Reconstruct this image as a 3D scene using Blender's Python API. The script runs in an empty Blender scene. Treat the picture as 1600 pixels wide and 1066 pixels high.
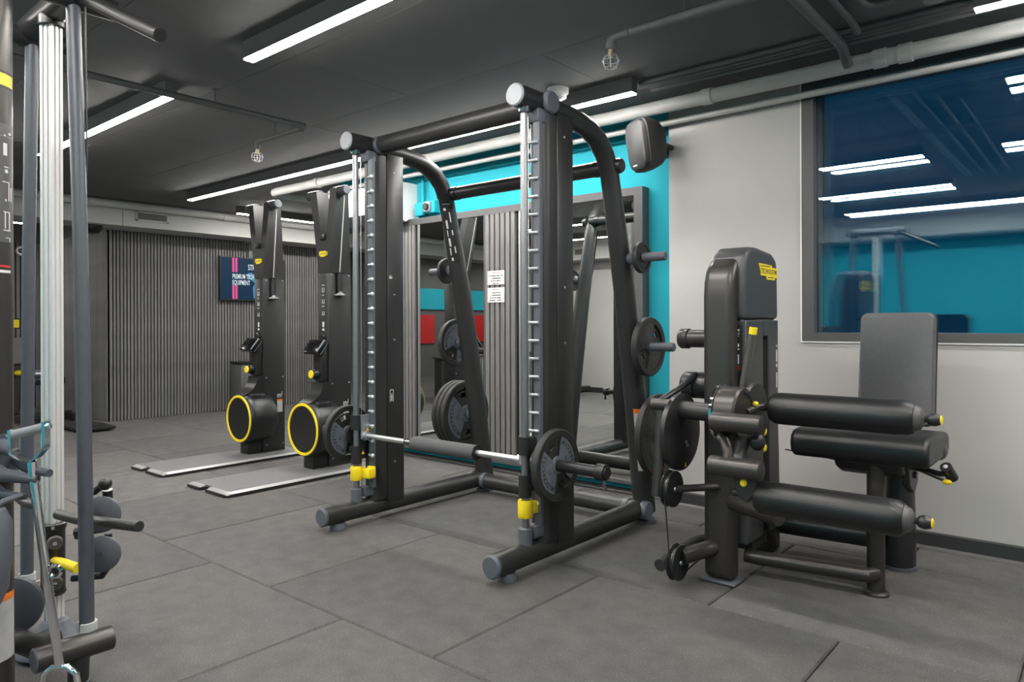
import bpy, bmesh, math, random
from mathutils import Vector, Matrix, Quaternion
random.seed(7)
PI = math.pi
scene = bpy.context.scene
COL = scene.collection

# ------------------------------------------------------------------ camera
CAM_H, F_PX, YAW, ROLL = 1.111, 1113.03, 0.700857, -0.003522
cam_data = bpy.data.cameras.new('camera')
cam_data.sensor_fit = 'HORIZONTAL'
cam_data.sensor_width = 36.0
cam_data.lens = F_PX / 1600.0 * 36.0
cam_data.shift_y = -(533.0 - 505.8) / 1600.0
cam_data.clip_start = 0.02
cam_data.clip_end = 100
cam = bpy.data.objects.new('camera', cam_data)
COL.objects.link(cam)
_r = Vector((math.cos(YAW), math.sin(YAW), 0))
_f = Vector((-math.sin(YAW), math.cos(YAW), 0))
_u = Vector((0, 0, 1))
_r2 = _r * math.cos(ROLL) + _u * math.sin(ROLL)
_u2 = -_r * math.sin(ROLL) + _u * math.cos(ROLL)
M = Matrix.Identity(4)
for i in range(3):
    M[i][0], M[i][1], M[i][2] = _r2[i], _u2[i], -_f[i]
M.translation = Vector((0, 0, CAM_H))
cam.matrix_world = M
scene.camera = cam

# ------------------------------------------------------------------ world (dusk sky outside the window), exposure
world = bpy.data.worlds.new('dusk_sky')
scene.world = world
world.use_nodes = True
bg = world.node_tree.nodes['Background']
bg.inputs[0].default_value = (0.0005, 0.058, 0.135, 1)
bg.inputs[1].default_value = 0.5
scene.view_settings.view_transform = 'Standard'
scene.view_settings.look = 'None'
scene.view_settings.gamma = 1.0
scene.view_settings.use_curve_mapping = False
scene.view_settings.exposure = 0.0
scene.cycles.use_denoising = True
scene.cycles.max_bounces = 10
scene.cycles.diffuse_bounces = 6
scene.cycles.glossy_bounces = 6
LED_STRENGTH = 128.0

# ------------------------------------------------------------------ materials
MATS = {}
def mat(name, col, rough=0.5, metal=0.0, var=0.08, scale=30.0, bump=0.0, bscale=None, spec=0.5, coat=0.0, obj_random=0.0, stretch=None, speck=None, col2=None, cscale=3.0):
    m = bpy.data.materials.new(name); m.use_nodes = True
    nt = m.node_tree; N = nt.nodes; L = nt.links
    b = N['Principled BSDF']
    b.inputs['Roughness'].default_value = rough
    b.inputs['Metallic'].default_value = metal
    b.inputs['Specular IOR Level'].default_value = spec
    b.inputs['Coat Weight'].default_value = coat
    tc = N.new('ShaderNodeTexCoord')
    vec = tc.outputs['Object']
    if stretch:
        mp = N.new('ShaderNodeMapping'); mp.inputs['Scale'].default_value = stretch
        L.new(vec, mp.inputs['Vector']); vec = mp.outputs['Vector']
    nz = N.new('ShaderNodeTexNoise'); nz.inputs['Scale'].default_value = scale
    nz.inputs['Detail'].default_value = 4.0
    L.new(vec, nz.inputs['Vector'])
    rp = N.new('ShaderNodeMapRange'); rp.inputs['From Min'].default_value = 0.3; rp.inputs['From Max'].default_value = 0.7
    rp.inputs['To Min'].default_value = 1 - var; rp.inputs['To Max'].default_value = 1 + var
    L.new(nz.outputs['Fac'], rp.inputs['Value'])
    val = rp.outputs['Result']
    if obj_random:
        oi = N.new('ShaderNodeObjectInfo')
        r2 = N.new('ShaderNodeMapRange'); r2.inputs['To Min'].default_value = 1 - obj_random; r2.inputs['To Max'].default_value = 1 + obj_random
        L.new(oi.outputs['Random'], r2.inputs['Value'])
        mu = N.new('ShaderNodeMath'); mu.operation = 'MULTIPLY'
        L.new(val, mu.inputs[0]); L.new(r2.outputs['Result'], mu.inputs[1]); val = mu.outputs[0]
    if speck:
        sn = N.new('ShaderNodeTexNoise'); sn.inputs['Scale'].default_value = speck[0]; sn.inputs['Detail'].default_value = 1.0
        L.new(vec, sn.inputs['Vector'])
        sr = N.new('ShaderNodeMapRange'); sr.inputs['From Min'].default_value = 0.60; sr.inputs['From Max'].default_value = 0.75
        sr.inputs['To Min'].default_value = 1.0; sr.inputs['To Max'].default_value = speck[1]
        L.new(sn.outputs['Fac'], sr.inputs['Value'])
        m3 = N.new('ShaderNodeMath'); m3.operation = 'MULTIPLY'
        L.new(val, m3.inputs[0]); L.new(sr.outputs['Result'], m3.inputs[1]); val = m3.outputs[0]
    src = None
    if col2:
        n2 = N.new('ShaderNodeTexNoise'); n2.inputs['Scale'].default_value = cscale; n2.inputs['Detail'].default_value = 3.0
        L.new(tc.outputs['Object'], n2.inputs['Vector'])
        cr = N.new('ShaderNodeValToRGB')
        cr.color_ramp.elements[0].position = 0.38; cr.color_ramp.elements[1].position = 0.64
        cr.color_ramp.elements[0].color = (*col, 1); cr.color_ramp.elements[1].color = (*col2, 1)
        L.new(n2.outputs['Fac'], cr.inputs['Fac']); src = cr.outputs['Color']
    sc = N.new('ShaderNodeVectorMath'); sc.operation = 'SCALE'
    if src: L.new(src, sc.inputs[0])
    else: sc.inputs[0].default_value = col
    L.new(val, sc.inputs['Scale'])
    L.new(sc.outputs['Vector'], b.inputs['Base Color'])
    if bump:
        bn = N.new('ShaderNodeTexNoise'); bn.inputs['Scale'].default_value = bscale or scale * 4; bn.inputs['Detail'].default_value = 3
        L.new(vec, bn.inputs['Vector'])
        bp = N.new('ShaderNodeBump'); bp.inputs['Strength'].default_value = bump; bp.inputs['Distance'].default_value = 0.004
        L.new(bn.outputs['Fac'], bp.inputs['Height']); L.new(bp.outputs['Normal'], b.inputs['Normal'])
    MATS[name] = m
    return m
def emis(name, col, strength):
    m = bpy.data.materials.new(name); m.use_nodes = True
    b = m.node_tree.nodes['Principled BSDF']
    b.inputs['Base Color'].default_value = (.004, .004, .004, 1)
    b.inputs['Specular IOR Level'].default_value = .12
    b.inputs['Emission Color'].default_value = (*col, 1)
    b.inputs['Emission Strength'].default_value = strength
    MATS[name] = m
    return m
mat('rubber', (.079, .079, .079), .82, var=.13, scale=11, speck=(210, 2.2), bump=.6, bscale=240, obj_random=.13, spec=.35, col2=(.094, .088, .083), cscale=1.3)
mat('subfloor', (.07, .07, .07), .9)
mat('ceiling_paint', (.100, .101, .102), .85, var=.06, scale=2.2, bump=.12, bscale=60, obj_random=.04)
mat('grey_wall', (.46, .45, .435), .75, var=.035, scale=1.6, bump=.10, bscale=40)
mat('teal_wall', (.022, .335, .41), .7, spec=.15, var=.03, scale=2.0, bump=.08, bscale=50)
mat('soffit_paint', (.40, .40, .385), .75, var=.03, scale=2.0, bump=.08, bscale=50)
mat('slat_grey', (.150, .148, .145), .7, var=.20, scale=22, stretch=(6, 6, .35), obj_random=.10, bump=.25, bscale=40)
mat('slat_back', (.010, .010, .010), .95, var=.02)
mat('baseboard', (.03, .03, .032), .6)
mat('pipe_paint', (.17, .17, .165), .6, var=.06, scale=8)
mat('rod_steel', (.27, .275, .285), .30, metal=.8, var=.03)
mat('pipe_light', (.45, .45, .435), .55, var=.05, scale=8)
mat('pipe_dark', (.085, .087, .088), .6, var=.08, scale=8)
mat('frame_grey', (.080, .078, .079), .45, var=.05, scale=12)
mat('anthracite', (.038, .038, .0385), .38, metal=.40, var=.06, scale=120, bump=.04, bscale=500)
mat('taupe_metal', (.058, .054, .051), .34, metal=.55, var=.05, scale=120, bump=.03, bscale=500)
mat('black_plastic', (.013, .013, .0135), .42, var=.08, scale=60)
mat('black_satin', (.017, .017, .018), .33, var=.06, scale=60)
mat('speaker_dark', (.022, .022, .023), .6, var=.08, scale=90, bump=.1, bscale=400)
mat('blue_grey', (.085, .092, .108), .5, var=.05, scale=60, bump=.03, bscale=300)
mat('tube_blue', (.060, .066, .081), .42, var=.05, scale=40)
mat('inlay_blue', (.105, .118, .138), .55, var=.06, scale=60)
mat('rubber_plate', (.017, .017, .017), .55, var=.12, scale=80, bump=.15, bscale=260)
mat('inlay_dark', (.040, .040, .042), .55, var=.1, scale=80)
mat('chrome', (.75, .75, .76), .06, metal=1.0, var=.02)
mat('dark_chrome', (.30, .30, .31), .16, metal=1.0, var=.03)
mat('steel', (.50, .51, .53), .30, metal=.8, var=.05, scale=80)
mat('peg_zinc', (.62, .63, .65), .3, metal=.5, var=.03)
mat('hood_grey', (.058, .058, .060), .42, metal=.2, var=.05, scale=90)
mat('trim_alu', (.40, .40, .395), .38, metal=.5, var=.03)
mat('strip_grey', (.115, .123, .138), .45, metal=.3, var=.05, scale=60)
mat('lever_metal', (.11, .103, .098), .35, metal=.5, var=.05)
mat('zinc', (.42, .44, .46), .38, metal=.75, var=.08, scale=90)
mat('aluminium', (.70, .69, .67), .36, metal=.35, var=.01, scale=20)
mat('leather', (.0075, .0075, .008), .40, var=.08, scale=60, bump=.18, bscale=220, spec=.55)
mat('leather_grey', (.085, .085, .088), .45, var=.06, scale=60, bump=.18, bscale=240)
mat('foam_grey', (.075, .074, .078), .75, var=.06, scale=120, bump=.15, bscale=300)
mat('yellow', (.82, .62, .012), .45, var=.03)
mat('white_plastic', (.72, .72, .71), .4, var=.02)
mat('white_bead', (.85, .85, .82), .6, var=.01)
mat('light_plastic', (.20, .21, .225), .45, var=.03)
mat('grey_label', (.42, .42, .42), .6, var=.05, scale=40)
mat('orange', (.75, .18, .02), .5, var=.03)
mat('red', (.50, .02, .02), .5, var=.05)
mat('paper', (.70, .69, .67), .6, var=.01)
mat('ink', (.02, .02, .02), .6, var=.0)
mat('ink_red', (.45, .06, .05), .6, var=.0)
mat('print_white', (.62, .62, .62), .6, var=.0)
mat('platform_mat', (.125, .124, .126), .75, var=.06, scale=60, bump=.1, bscale=300)
mat('cord', (.55, .52, .46), .7, var=.05)
mat('brass', (.55, .45, .30), .3, metal=.9)
mat('screen_black', (.005, .005, .006), .18, var=.0)
mat('bin_steel', (.20, .20, .20), .35, metal=.6, var=.04)
emis('led', (1.0, .975, .935), LED_STRENGTH)
emis('tv_screen', (.003, .028, .068), 1.0)
emis('tv_pink', (.75, .10, .30), 1.0)
emis('tv_text', (.75, .85, .9), 1.0)
emis('tv_figure', (.08, .25, .38), 1.0)
def m_mirror():
    m = bpy.data.materials.new('mirror_silver'); m.use_nodes = True
    b = m.node_tree.nodes['Principled BSDF']
    b.inputs['Base Color'].default_value = (.80, .82, .81, 1); b.inputs['Metallic'].default_value = 1; b.inputs['Roughness'].default_value = 0.0
    MATS['mirror'] = m
m_mirror()
def m_glass():
    m = bpy.data.materials.new('window_glass'); m.use_nodes = True
    nt = m.node_tree; N = nt.nodes; L = nt.links
    for n in list(N): N.remove(n)
    o = N.new('ShaderNodeOutputMaterial'); mx = N.new('ShaderNodeMixShader')
    t = N.new('ShaderNodeBsdfTransparent'); t.inputs[0].default_value = (.95, .98, 1, 1)
    g = N.new('ShaderNodeBsdfGlossy'); g.inputs['Roughness'].default_value = 0.0; g.inputs[0].default_value = (.80, .96, 1, 1)
    mx.inputs[0].default_value = .12
    L.new(t.outputs[0], mx.inputs[1]); L.new(g.outputs[0], mx.inputs[2]); L.new(mx.outputs[0], o.inputs[0])
    MATS['glass'] = m
m_glass()

# ------------------------------------------------------------------ geometry helpers
def V(*a): return Vector(a)
class G:
    def __init__(s): s.v = []; s.f = []
    def add(s, vs, fs):
        o = len(s.v); s.v += [Vector(p) for p in vs]; s.f += [[i + o for i in f] for f in fs]; return s
    def box(s, x0, x1, y0, y1, z0, z1):
        x0, x1 = min(x0, x1), max(x0, x1); y0, y1 = min(y0, y1), max(y0, y1); z0, z1 = min(z0, z1), max(z0, z1)
        return s.add([(x0,y0,z0),(x1,y0,z0),(x1,y1,z0),(x0,y1,z0),(x0,y0,z1),(x1,y0,z1),(x1,y1,z1),(x0,y1,z1)],
                     [[0,3,2,1],[4,5,6,7],[0,1,5,4],[1,2,6,5],[2,3,7,6],[3,0,4,7]])
    def rbox(s, x0, x1, y0, y1, z0, z1, r=.01, seg=3, rot=None, piv=None):
        bm = bmesh.new(); bmesh.ops.create_cube(bm, size=1)
        sx, sy, sz = abs(x1-x0), abs(y1-y0), abs(z1-z0)
        for v in bm.verts: v.co = Vector((v.co.x*sx, v.co.y*sy, v.co.z*sz))
        r = min(r, .49*min(sx, sy, sz))
        bmesh.ops.bevel(bm, geom=bm.edges[:], offset=r, segments=seg, profile=.5, affect='EDGES')
        c = Vector(((x0+x1)/2, (y0+y1)/2, (z0+z1)/2))
        vs = [v.co + c for v in bm.verts]
        if rot is not None:
            p = Vector(piv) if piv else c
            vs = [rot @ (q - p) + p for q in vs]
        bm.verts.index_update()
        fs = [[v.index for v in f.verts] for f in bm.faces]
        bm.free(); return s.add(vs, fs)
    def tube(s, pts, r, n=16, caps=True, sy=1.0):
        pts = [Vector(p) for p in pts]
        rs = r if isinstance(r, (list, tuple)) else [r]*len(pts)
        T = []
        for i in range(len(pts)):
            a = pts[max(i-1, 0)]; b = pts[min(i+1, len(pts)-1)]
            T.append((b-a).normalized())
        up = Vector((0,0,1)) if abs(T[0].z) < .9 else Vector((1,0,0))
        nrm = (up - T[0]*up.dot(T[0])).normalized()
        rings = []; vs = []
        for i, p in enumerate(pts):
            if i:
                q = T[i-1].rotation_difference(T[i]); nrm = (q @ nrm)
                nrm = (nrm - T[i]*nrm.dot(T[i])).normalized()
            bi = T[i].cross(nrm)
            k = 1.0
            if 0 < i < len(pts)-1:
                d1 = (pts[i]-pts[i-1]).normalized(); c = max(.3, d1.dot(T[i])); k = 1.0
            vs += [p + nrm*math.cos(2*PI*j/n)*rs[i]*sy + bi*math.sin(2*PI*j/n)*rs[i] for j in range(n)]
        fs = []
        for i in range(len(pts)-1):
            for j in range(n):
                fs.append([i*n+j, i*n+(j+1)%n, (i+1)*n+(j+1)%n, (i+1)*n+j])
        if caps:
            fs.append([j for j in range(n)][::-1]); fs.append([(len(pts)-1)*n+j for j in range(n)])
        return s.add(vs, fs)
    def cyl(s, p0, p1, r0, r1=None, n=20, caps=True):
        return s.tube([p0, p1], [r0, r0 if r1 is None else r1], n, caps)
    def lathe(s, prof, c=(0,0,0), ax=(0,0,1), n=28, closed=False):
        c = Vector(c); ax = Vector(ax).normalized()
        up = Vector((0,0,1)) if abs(ax.z) < .9 else Vector((1,0,0))
        a = (up - ax*up.dot(ax)).normalized(); b = ax.cross(a)
        vs = []
        for (r, h) in prof:
            vs += [c + ax*h + (a*math.cos(2*PI*j/n) + b*math.sin(2*PI*j/n))*r for j in range(n)]
        fs = []; k = len(prof)
        for i in range(k if closed else k-1):
            for j in range(n):
                i2 = (i+1) % k
                fs.append([i*n+j, i*n+(j+1)%n, i2*n+(j+1)%n, i2*n+j])
        if not closed:
            if prof[0][0] > 1e-6: fs.append([j for j in range(n)][::-1])
            if prof[-1][0] > 1e-6: fs.append([(k-1)*n+j for j in range(n)])
        return s.add(vs, fs)
    def ell(s, c, r, n=16):
        c = Vector(c); vs = []; fs = []
        m = n//2
        for i in range(m+1):
            t = PI*i/m
            for j in range(n):
                p = 2*PI*j/n
                vs.append(c + Vector((r[0]*math.sin(t)*math.cos(p), r[1]*math.sin(t)*math.sin(p), r[2]*math.cos(t))))
        for i in range(m):
            for j in range(n):
                fs.append([i*n+j, (i+1)*n+j, (i+1)*n+(j+1)%n, i*n+(j+1)%n])
        return s.add(vs, fs)
    def prism(s, poly, ax, a0, a1, a1b=None):
        """poly in the two other axes (x:(y,z) y:(x,z) z:(x,y)); a0/a1 may be functions of the 2-D point"""
        f0 = a0 if callable(a0) else (lambda p: a0)
        f1 = a1 if callable(a1) else (lambda p: a1)
        def P(p, a):
            return {'x': (a, p[0], p[1]), 'y': (p[0], a, p[1]), 'z': (p[0], p[1], a)}[ax]
        n = len(poly)
        vs = [P(p, f0(p)) for p in poly] + [P(p, f1(p)) for p in poly]
        fs = [list(range(n)), list(range(2*n-1, n-1, -1))] + [[i, n+i, n+(i+1)%n, (i+1)%n] for i in range(n)]
        return s.add(vs, fs)
    def mesh(s, name, off=(0,0,0), sharp=38):
        off = Vector(off)
        me = bpy.data.meshes.new(name)
        me.from_pydata([p - off for p in s.v], [], s.f)
        bm = bmesh.new(); bm.from_mesh(me)
        bmesh.ops.remove_doubles(bm, verts=bm.verts[:], dist=1e-6)
        bmesh.ops.recalc_face_normals(bm, faces=bm.faces[:])
        bm.to_mesh(me); bm.free()
        for p in me.polygons: p.use_smooth = True
        me.set_sharp_from_angle(angle=math.radians(sharp))
        return me
    def build(s, name, m, parent=None, sharp=38, label=None, cat=None, group=None, kind=None, origin=None):
        if parent is None:
            if origin is None:
                lo = [min(p[i] for p in s.v) for i in range(3)]; hi = [max(p[i] for p in s.v) for i in range(3)]
                origin = ((lo[0]+hi[0])/2, (lo[1]+hi[1])/2, lo[2])
            off = Vector(origin)
        else:
            off = Vector((0,0,0)); q = parent
            while q: off += q.location; q = q.parent
        me = s.mesh(name, off, sharp)
        me.materials.append(MATS[m])
        o = bpy.data.objects.new(name, me); COL.objects.link(o)
        if parent is None: o.location = off
        else: o.parent = parent
        tag(o, label, cat, group, kind)
        return o
def tag(o, label=None, cat=None, group=None, kind=None):
    if label: o['label'] = label
    if cat: o['category'] = cat
    if group: o['group'] = group
    if kind: o['kind'] = kind
    return o
def empty(name, loc, label=None, cat=None, group=None, kind=None):
    o = bpy.data.objects.new(name, None); COL.objects.link(o)
    o.location = loc; o.empty_display_size = .1
    return tag(o, label, cat, group, kind)
def inst(src, name, parent, loc, rot=None):
    o = bpy.data.objects.new(name, src.data if hasattr(src, 'data') else src); COL.objects.link(o)
    o.parent = parent; o.location = loc
    if rot: o.rotation_euler = rot
    return o
def dup(root, loc, label=None, group=None, parent=None):
    c = root.copy(); COL.objects.link(c)
    if parent is None: c.location = loc
    else: c.parent = parent
    if label: c['label'] = label
    if group: c['group'] = group
    for ch in list(root.children): dup(ch, None, parent=c)
    return c
_glyph = {}
def glyph(t, size=1.0):
    """flat mesh of a string in the built-in font: (verts2d, faces, width)"""
    if t not in _glyph:
        cu = bpy.data.curves.new('glyph', 'FONT'); cu.body = t; cu.resolution_u = 2; cu.offset = .012
        ob = bpy.data.objects.new('glyph', cu); COL.objects.link(ob)
        me = bpy.data.meshes.new_from_object(ob)
        vs = [(v.co.x, v.co.y) for v in me.vertices]; fs = [list(p.vertices) for p in me.polygons]
        bpy.data.objects.remove(ob); bpy.data.curves.remove(cu); bpy.data.meshes.remove(me)
        w = max([p[0] for p in vs], default=.3)
        _glyph[t] = (vs, fs, w)
    return _glyph[t]
def text(g, t, c, right, up, size, center=True, squash=1.0):
    """write t on a plane through c; right/up are unit vectors"""
    vs, fs, w = glyph(t); c = Vector(c); right = Vector(right); up = Vector(up)
    ox = w/2 if center else 0
    g.add([c + right*((p[0]-ox)*size*squash) + up*((p[1]-.35)*size) for p in vs], fs)
def arc_text(g, t, c, nrm, R, a0, a1, size, e1, e2):
    """letters along an arc of radius R in the plane e1,e2 from angle a0 to a1 (degrees), tops outward"""
    n = len(t); c = Vector(c); e1 = Vector(e1); e2 = Vector(e2)
    for i, ch in enumerate(t):
        if ch == ' ': continue
        a = math.radians(a0 + (a1-a0)*(i+.5)/n)
        rad = e1*math.cos(a) + e2*math.sin(a)
        tan = (-e1*math.sin(a) + e2*math.cos(a)) * (1 if a1 > a0 else -1)
        up = rad if a1 < a0 else -rad
        text(g, ch, c + rad*R, tan, up, size)

# ================================================================== THE ROOM
CEIL = 2.48
YG, YT = 3.99, 4.07          # grey wall face, teal wall face
# floor with rubber tiles
floor = G().prism([(-11.4, -6.8), (2.9, -6.8), (2.9, 4.3), (-5.4, 4.3), (-5.4, 7.5), (-11.4, 7.5)], 'z', -.08, -.022).build('floor', 'subfloor', kind='structure', label='dark rubber tiled gym floor', origin=(0, 0, 0))
tile_me = {}
def tile(x0, x1, y0, y1, zj):
    w, d = round(x1-x0, 3), round(y1-y0, 3)
    if (w, d) not in tile_me:
        g = G(); e = .0026; b = .006; t = .022
        lo = [(e, e), (w-e, e), (w-e, d-e), (e, d-e)]
        hi = [(e+b, e+b), (w-e-b, e+b), (w-e-b, d-e-b), (e+b, d-e-b)]
        vs = [(p[0], p[1], -t) for p in lo] + [(p[0], p[1], -b) for p in lo] + [(p[0], p[1], 0) for p in hi]
        fs = [[i, (i+1)%4, 4+(i+1)%4, 4+i] for i in range(4)] + [[4+i, 4+(i+1)%4, 8+(i+1)%4, 8+i] for i in range(4)] + [[8, 9, 10, 11]]
        g.add(vs, fs)
        tile_me[(w, d)] = g.mesh('floor_tile', sharp=20); tile_me[(w, d)].materials.append(MATS['rubber'])
    o = bpy.data.objects.new('floor_tile', tile_me[(w, d)]); COL.objects.link(o)
    o.parent = floor; o.location = (x0, y0, zj)
for k in range(-8, 7):
    y0 = .641 + k; y1 = min(y0 + 1, 7.2)
    xs = (-2.735 if k % 2 else -2.225)
    for i in range(-9, 6):
        x0, x1 = max(xs + i, -11.2), min(xs + i + 1, 2.6)
        if x1 - x0 < .02: continue
        ya, yb = y0, y1
        if x0 > -5.6 and ya > 4.0: continue
        if x0 > -5.9 and yb > 4.1: yb = 4.1
        if ya < -2.4 and x0 > -8.4: continue
        if x1 < -8.9 and ya > 3.4: continue
        tile(x0, x1, ya, yb, random.choice((0, -.0006, -.0012, -.0003)))
# ceiling with panels
ceiling = G().prism([(-11.4, -6.8), (2.9, -6.8), (2.9, 4.3), (-5.4, 4.3), (-5.4, 7.5), (-11.4, 7.5)], 'z', CEIL + .012, CEIL + .12).build('ceiling', 'ceiling_paint', kind='structure', label='dark grey painted board ceiling', origin=(0, 0, CEIL))
pan_me = {}
def panel(x0, x1, y0, y1):
    key = (round(x1-x0, 3), round(y1-y0, 3)); e = .0015
    if key not in pan_me:
        g = G().box(e, key[0]-e, e, key[1]-e, 0, .012)
        pan_me[key] = g.mesh('ceiling_panel'); pan_me[key].materials.append(MATS['ceiling_paint'])
    o = bpy.data.objects.new('ceiling_panel', pan_me[key]); COL.objects.link(o); o.parent = ceiling; o.location = (x0, y0, 0)
for k in range(-11, 7):
    y0 = 2.07 + .8*k; y1 = y0 + .8
    for i in range(-5, 4):
        x0 = -3.22 + 2*i + (1 if k % 2 else 0); x1 = x0 + 2
        x0, x1 = max(x0, -11.3), min(x1, 2.8)
        ya, yb = max(y0, -6.7), min(y1, 7.4)
        if yb > 4.3:
            if ya < 4.3 and x1 > -5.4: panel(max(x0, -5.4), x1, ya, 4.3)
            if x0 > -5.4: continue
            x1 = min(x1, -5.4)
        if x1 - x0 > .02: panel(x0, x1, ya, yb)
# right wall (grey part round the window) and the teal part
WX0, WZ0, WZ1 = -1.293, 1.011, 2.41
wr = G(); wr.box(-2.094, WX0, YG, 4.3, 0, CEIL); wr.box(WX0, 2.6, YG, 4.3, 0, WZ0); wr.box(WX0, 2.6, YG, 4.3, WZ1, CEIL); wr.box(2.3, 2.6, YG, 4.3, WZ0, WZ1)
wr.build('wall_right', 'grey_wall', kind='structure', label='smooth light grey plastered wall around the window')
G().box(-5.55, -2.094, YT, 4.3, 0, CEIL).build('wall_teal', 'teal_wall', kind='structure', label='teal painted wall behind the framed mirrors')
G().box(-5.55, -5.43, 4.3, 7.2, 0, CEIL).build('wall_passage', 'grey_wall', kind='structure', label='grey side wall of the passage past the mirrors')
G().box(-9.0, -5.43, 7.2, 7.35, 0, CEIL).build('wall_passage_end', 'grey_wall', kind='structure', label='grey end wall of the passage')
G().box(2.6, 2.75, -2.4, 4.3, 0, CEIL).build('wall_front', 'grey_wall', kind='structure', label='light grey end wall past the leg machine')
wb = G(); wb.box(-8.36, 2.6, -2.45, -2.3, 0, CEIL)
wb.build('wall_back', 'grey_wall', kind='structure', label='light grey wall opposite the mirrors')
G().box(-4.6, 2.58, -2.3, -2.285, .06, 2.17).build('wall_back_teal', 'teal_wall', kind='structure', label='teal painted field on the wall opposite the window')
G().box(-8.5, -8.36, -6.5, -2.3, 0, CEIL).build('wall_alcove', 'grey_wall', kind='structure', label='grey side wall of the far alcove')
G().box(-11.3, -8.36, -6.65, -6.5, 0, CEIL).build('wall_alcove_end', 'teal_wall', kind='structure', label='teal end wall of the far alcove')
# baseboards
def baseboard(name, x0, x1, y, h=.084):
    b = G().prism([(y, 0), (y-.012, 0), (y-.012, h-.006), (y, h)], 'x', x0, x1).build(name, 'baseboard', kind='structure', label='low black baseboard strip')
    G().prism([(y-.012, .0), (y-.030, .0), (y-.028, .008), (y-.020, .015), (y-.012, .017)], 'x', x0, x1).build('bead', 'frame_grey', b)
baseboard('baseboard_right', -2.094, 2.6, YG)
baseboard('baseboard_teal', -5.55, -2.094, YT, .026)
# slatted far walls
def slat_wall(name, label, ax, a, lo, hi, z0, z1, pitch, w, d, sign, m='slat_grey'):
    """ax 'x': plane X=a, slats along Y; ax 'y': plane Y=a, slats along X; sign: outward direction"""
    t = .14
    if ax == 'x': wl = G().box(a - sign*t, a, lo, hi, z0, z1)
    else: wl = G().box(lo, hi, a - sign*t, a, z0, z1)
    wl = wl.build(name, 'slat_back', kind='structure', label=label)
    g = G()
    if ax == 'x': g.box(0, sign*d, -w/2, w/2, 0, z1-z0-.004)
    else: g.box(-w/2, w/2, 0, sign*d, 0, z1-z0-.004)
    me = g.mesh('slat'); me.materials.append(MATS[m])
    n = int((hi-lo)/pitch)
    for i in range(n):
        p = lo + (i+.5)*pitch
        o = bpy.data.objects.new('slat', me); COL.objects.link(o); o.parent = wl
        wp = Vector((a, p, z0+.002)) if ax == 'x' else Vector((p, a, z0+.002))
        o.location = wp - wl.location
    return wl
slat_wall('wall_far', 'dark grey wood slat wall below the light beam', 'x', -8.822, 3.268, 7.19, 0, 2.21, .0385, .0238, .020, 1)
slat_wall('wall_far_return', 'short slatted return wall at the corner', 'y', 3.268, -11.15, -8.822, 0, 2.21, .0385, .0238, .020, -1)
slat_wall('wall_far_left', 'slatted wall in the deep corner beyond the beam', 'x', -11.15, -1.2, 3.267, 0, 2.21, .055, .036, .020, 1)
G().box(-11.3, -11.15, -6.5, -1.2, 0, CEIL).build('wall_alcove_side', 'ceiling_paint', kind='structure', label='dark side wall of the alcove')
wu = G().box(-11.3, -11.15, -1.2, 3.3, 2.21, CEIL); wu.box(-11.15, -8.82, 3.27, 3.41, 2.21, CEIL); wu.build('wall_upper', 'ceiling_paint', kind='structure', label='dark wall strip over the slats')
# soffit beams
sf = G().box(-8.83, -8.36, -6.5, 3.243, 2.21, CEIL); sf.box(-8.83, -8.36, 3.249, 7.2, 2.21, CEIL)
sf.build('trim_1', 'soffit_paint', kind='structure', label='light painted boxed beam over the slat wall')
G().box(-8.36, 2.6, -2.3, -1.80, 2.17, CEIL).build('trim_2', 'soffit_paint', kind='structure', label='light painted boxed beam opposite the mirrors')
G().box(-5.56, -2.094, 4.04, YT, 2.30, 2.36).build('trim_3', 'teal_wall', kind='structure', label='teal ledge above the mirrors')

# vents
def vent(ax, c, w, h, sign, label):
    r = empty('air_vent', c, label, 'vent')
    x, y, z = c
    def bx(g, a0, a1, d0, d1, z0, z1):
        if ax == 'x': g.box(x+sign*d0, x+sign*d1, y+a0, y+a1, z+z0, z+z1)
        else: g.box(x+a0, x+a1, y+sign*d0, y+sign*d1, z+z0, z+z1)
    g = G(); bx(g, -w/2, w/2, 0, .002, -h/2, h/2); g.build('backing', 'slat_back', r)
    g = G(); e = .018
    bx(g, -w/2, w/2, 0, .012, h/2-e, h/2); bx(g, -w/2, w/2, 0, .012, -h/2, -h/2+e); bx(g, -w/2, -w/2+e, 0, .012, -h/2, h/2); bx(g, w/2-e, w/2, 0, .012, -h/2, h/2)
    g.build('frame', 'pipe_light', r)
    n = 6
    for i in range(n):
        g = G(); zz = -h/2 + e + (h-2*e)*(i+.5)/n
        bx(g, -w/2+e, w/2-e, .002, .010, zz-.0035, zz+.0035); g.build('slat', 'pipe_paint', r)
vent('x', (-8.36, 3.56, 2.335), .36, .11, 1, 'rectangular louvred air vent on the beam above the slat wall')
vent('y', (-6.72, -1.80, 2.30), .36, .13, 1, 'rectangular louvred air vent on the beam opposite the mirrors')

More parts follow.
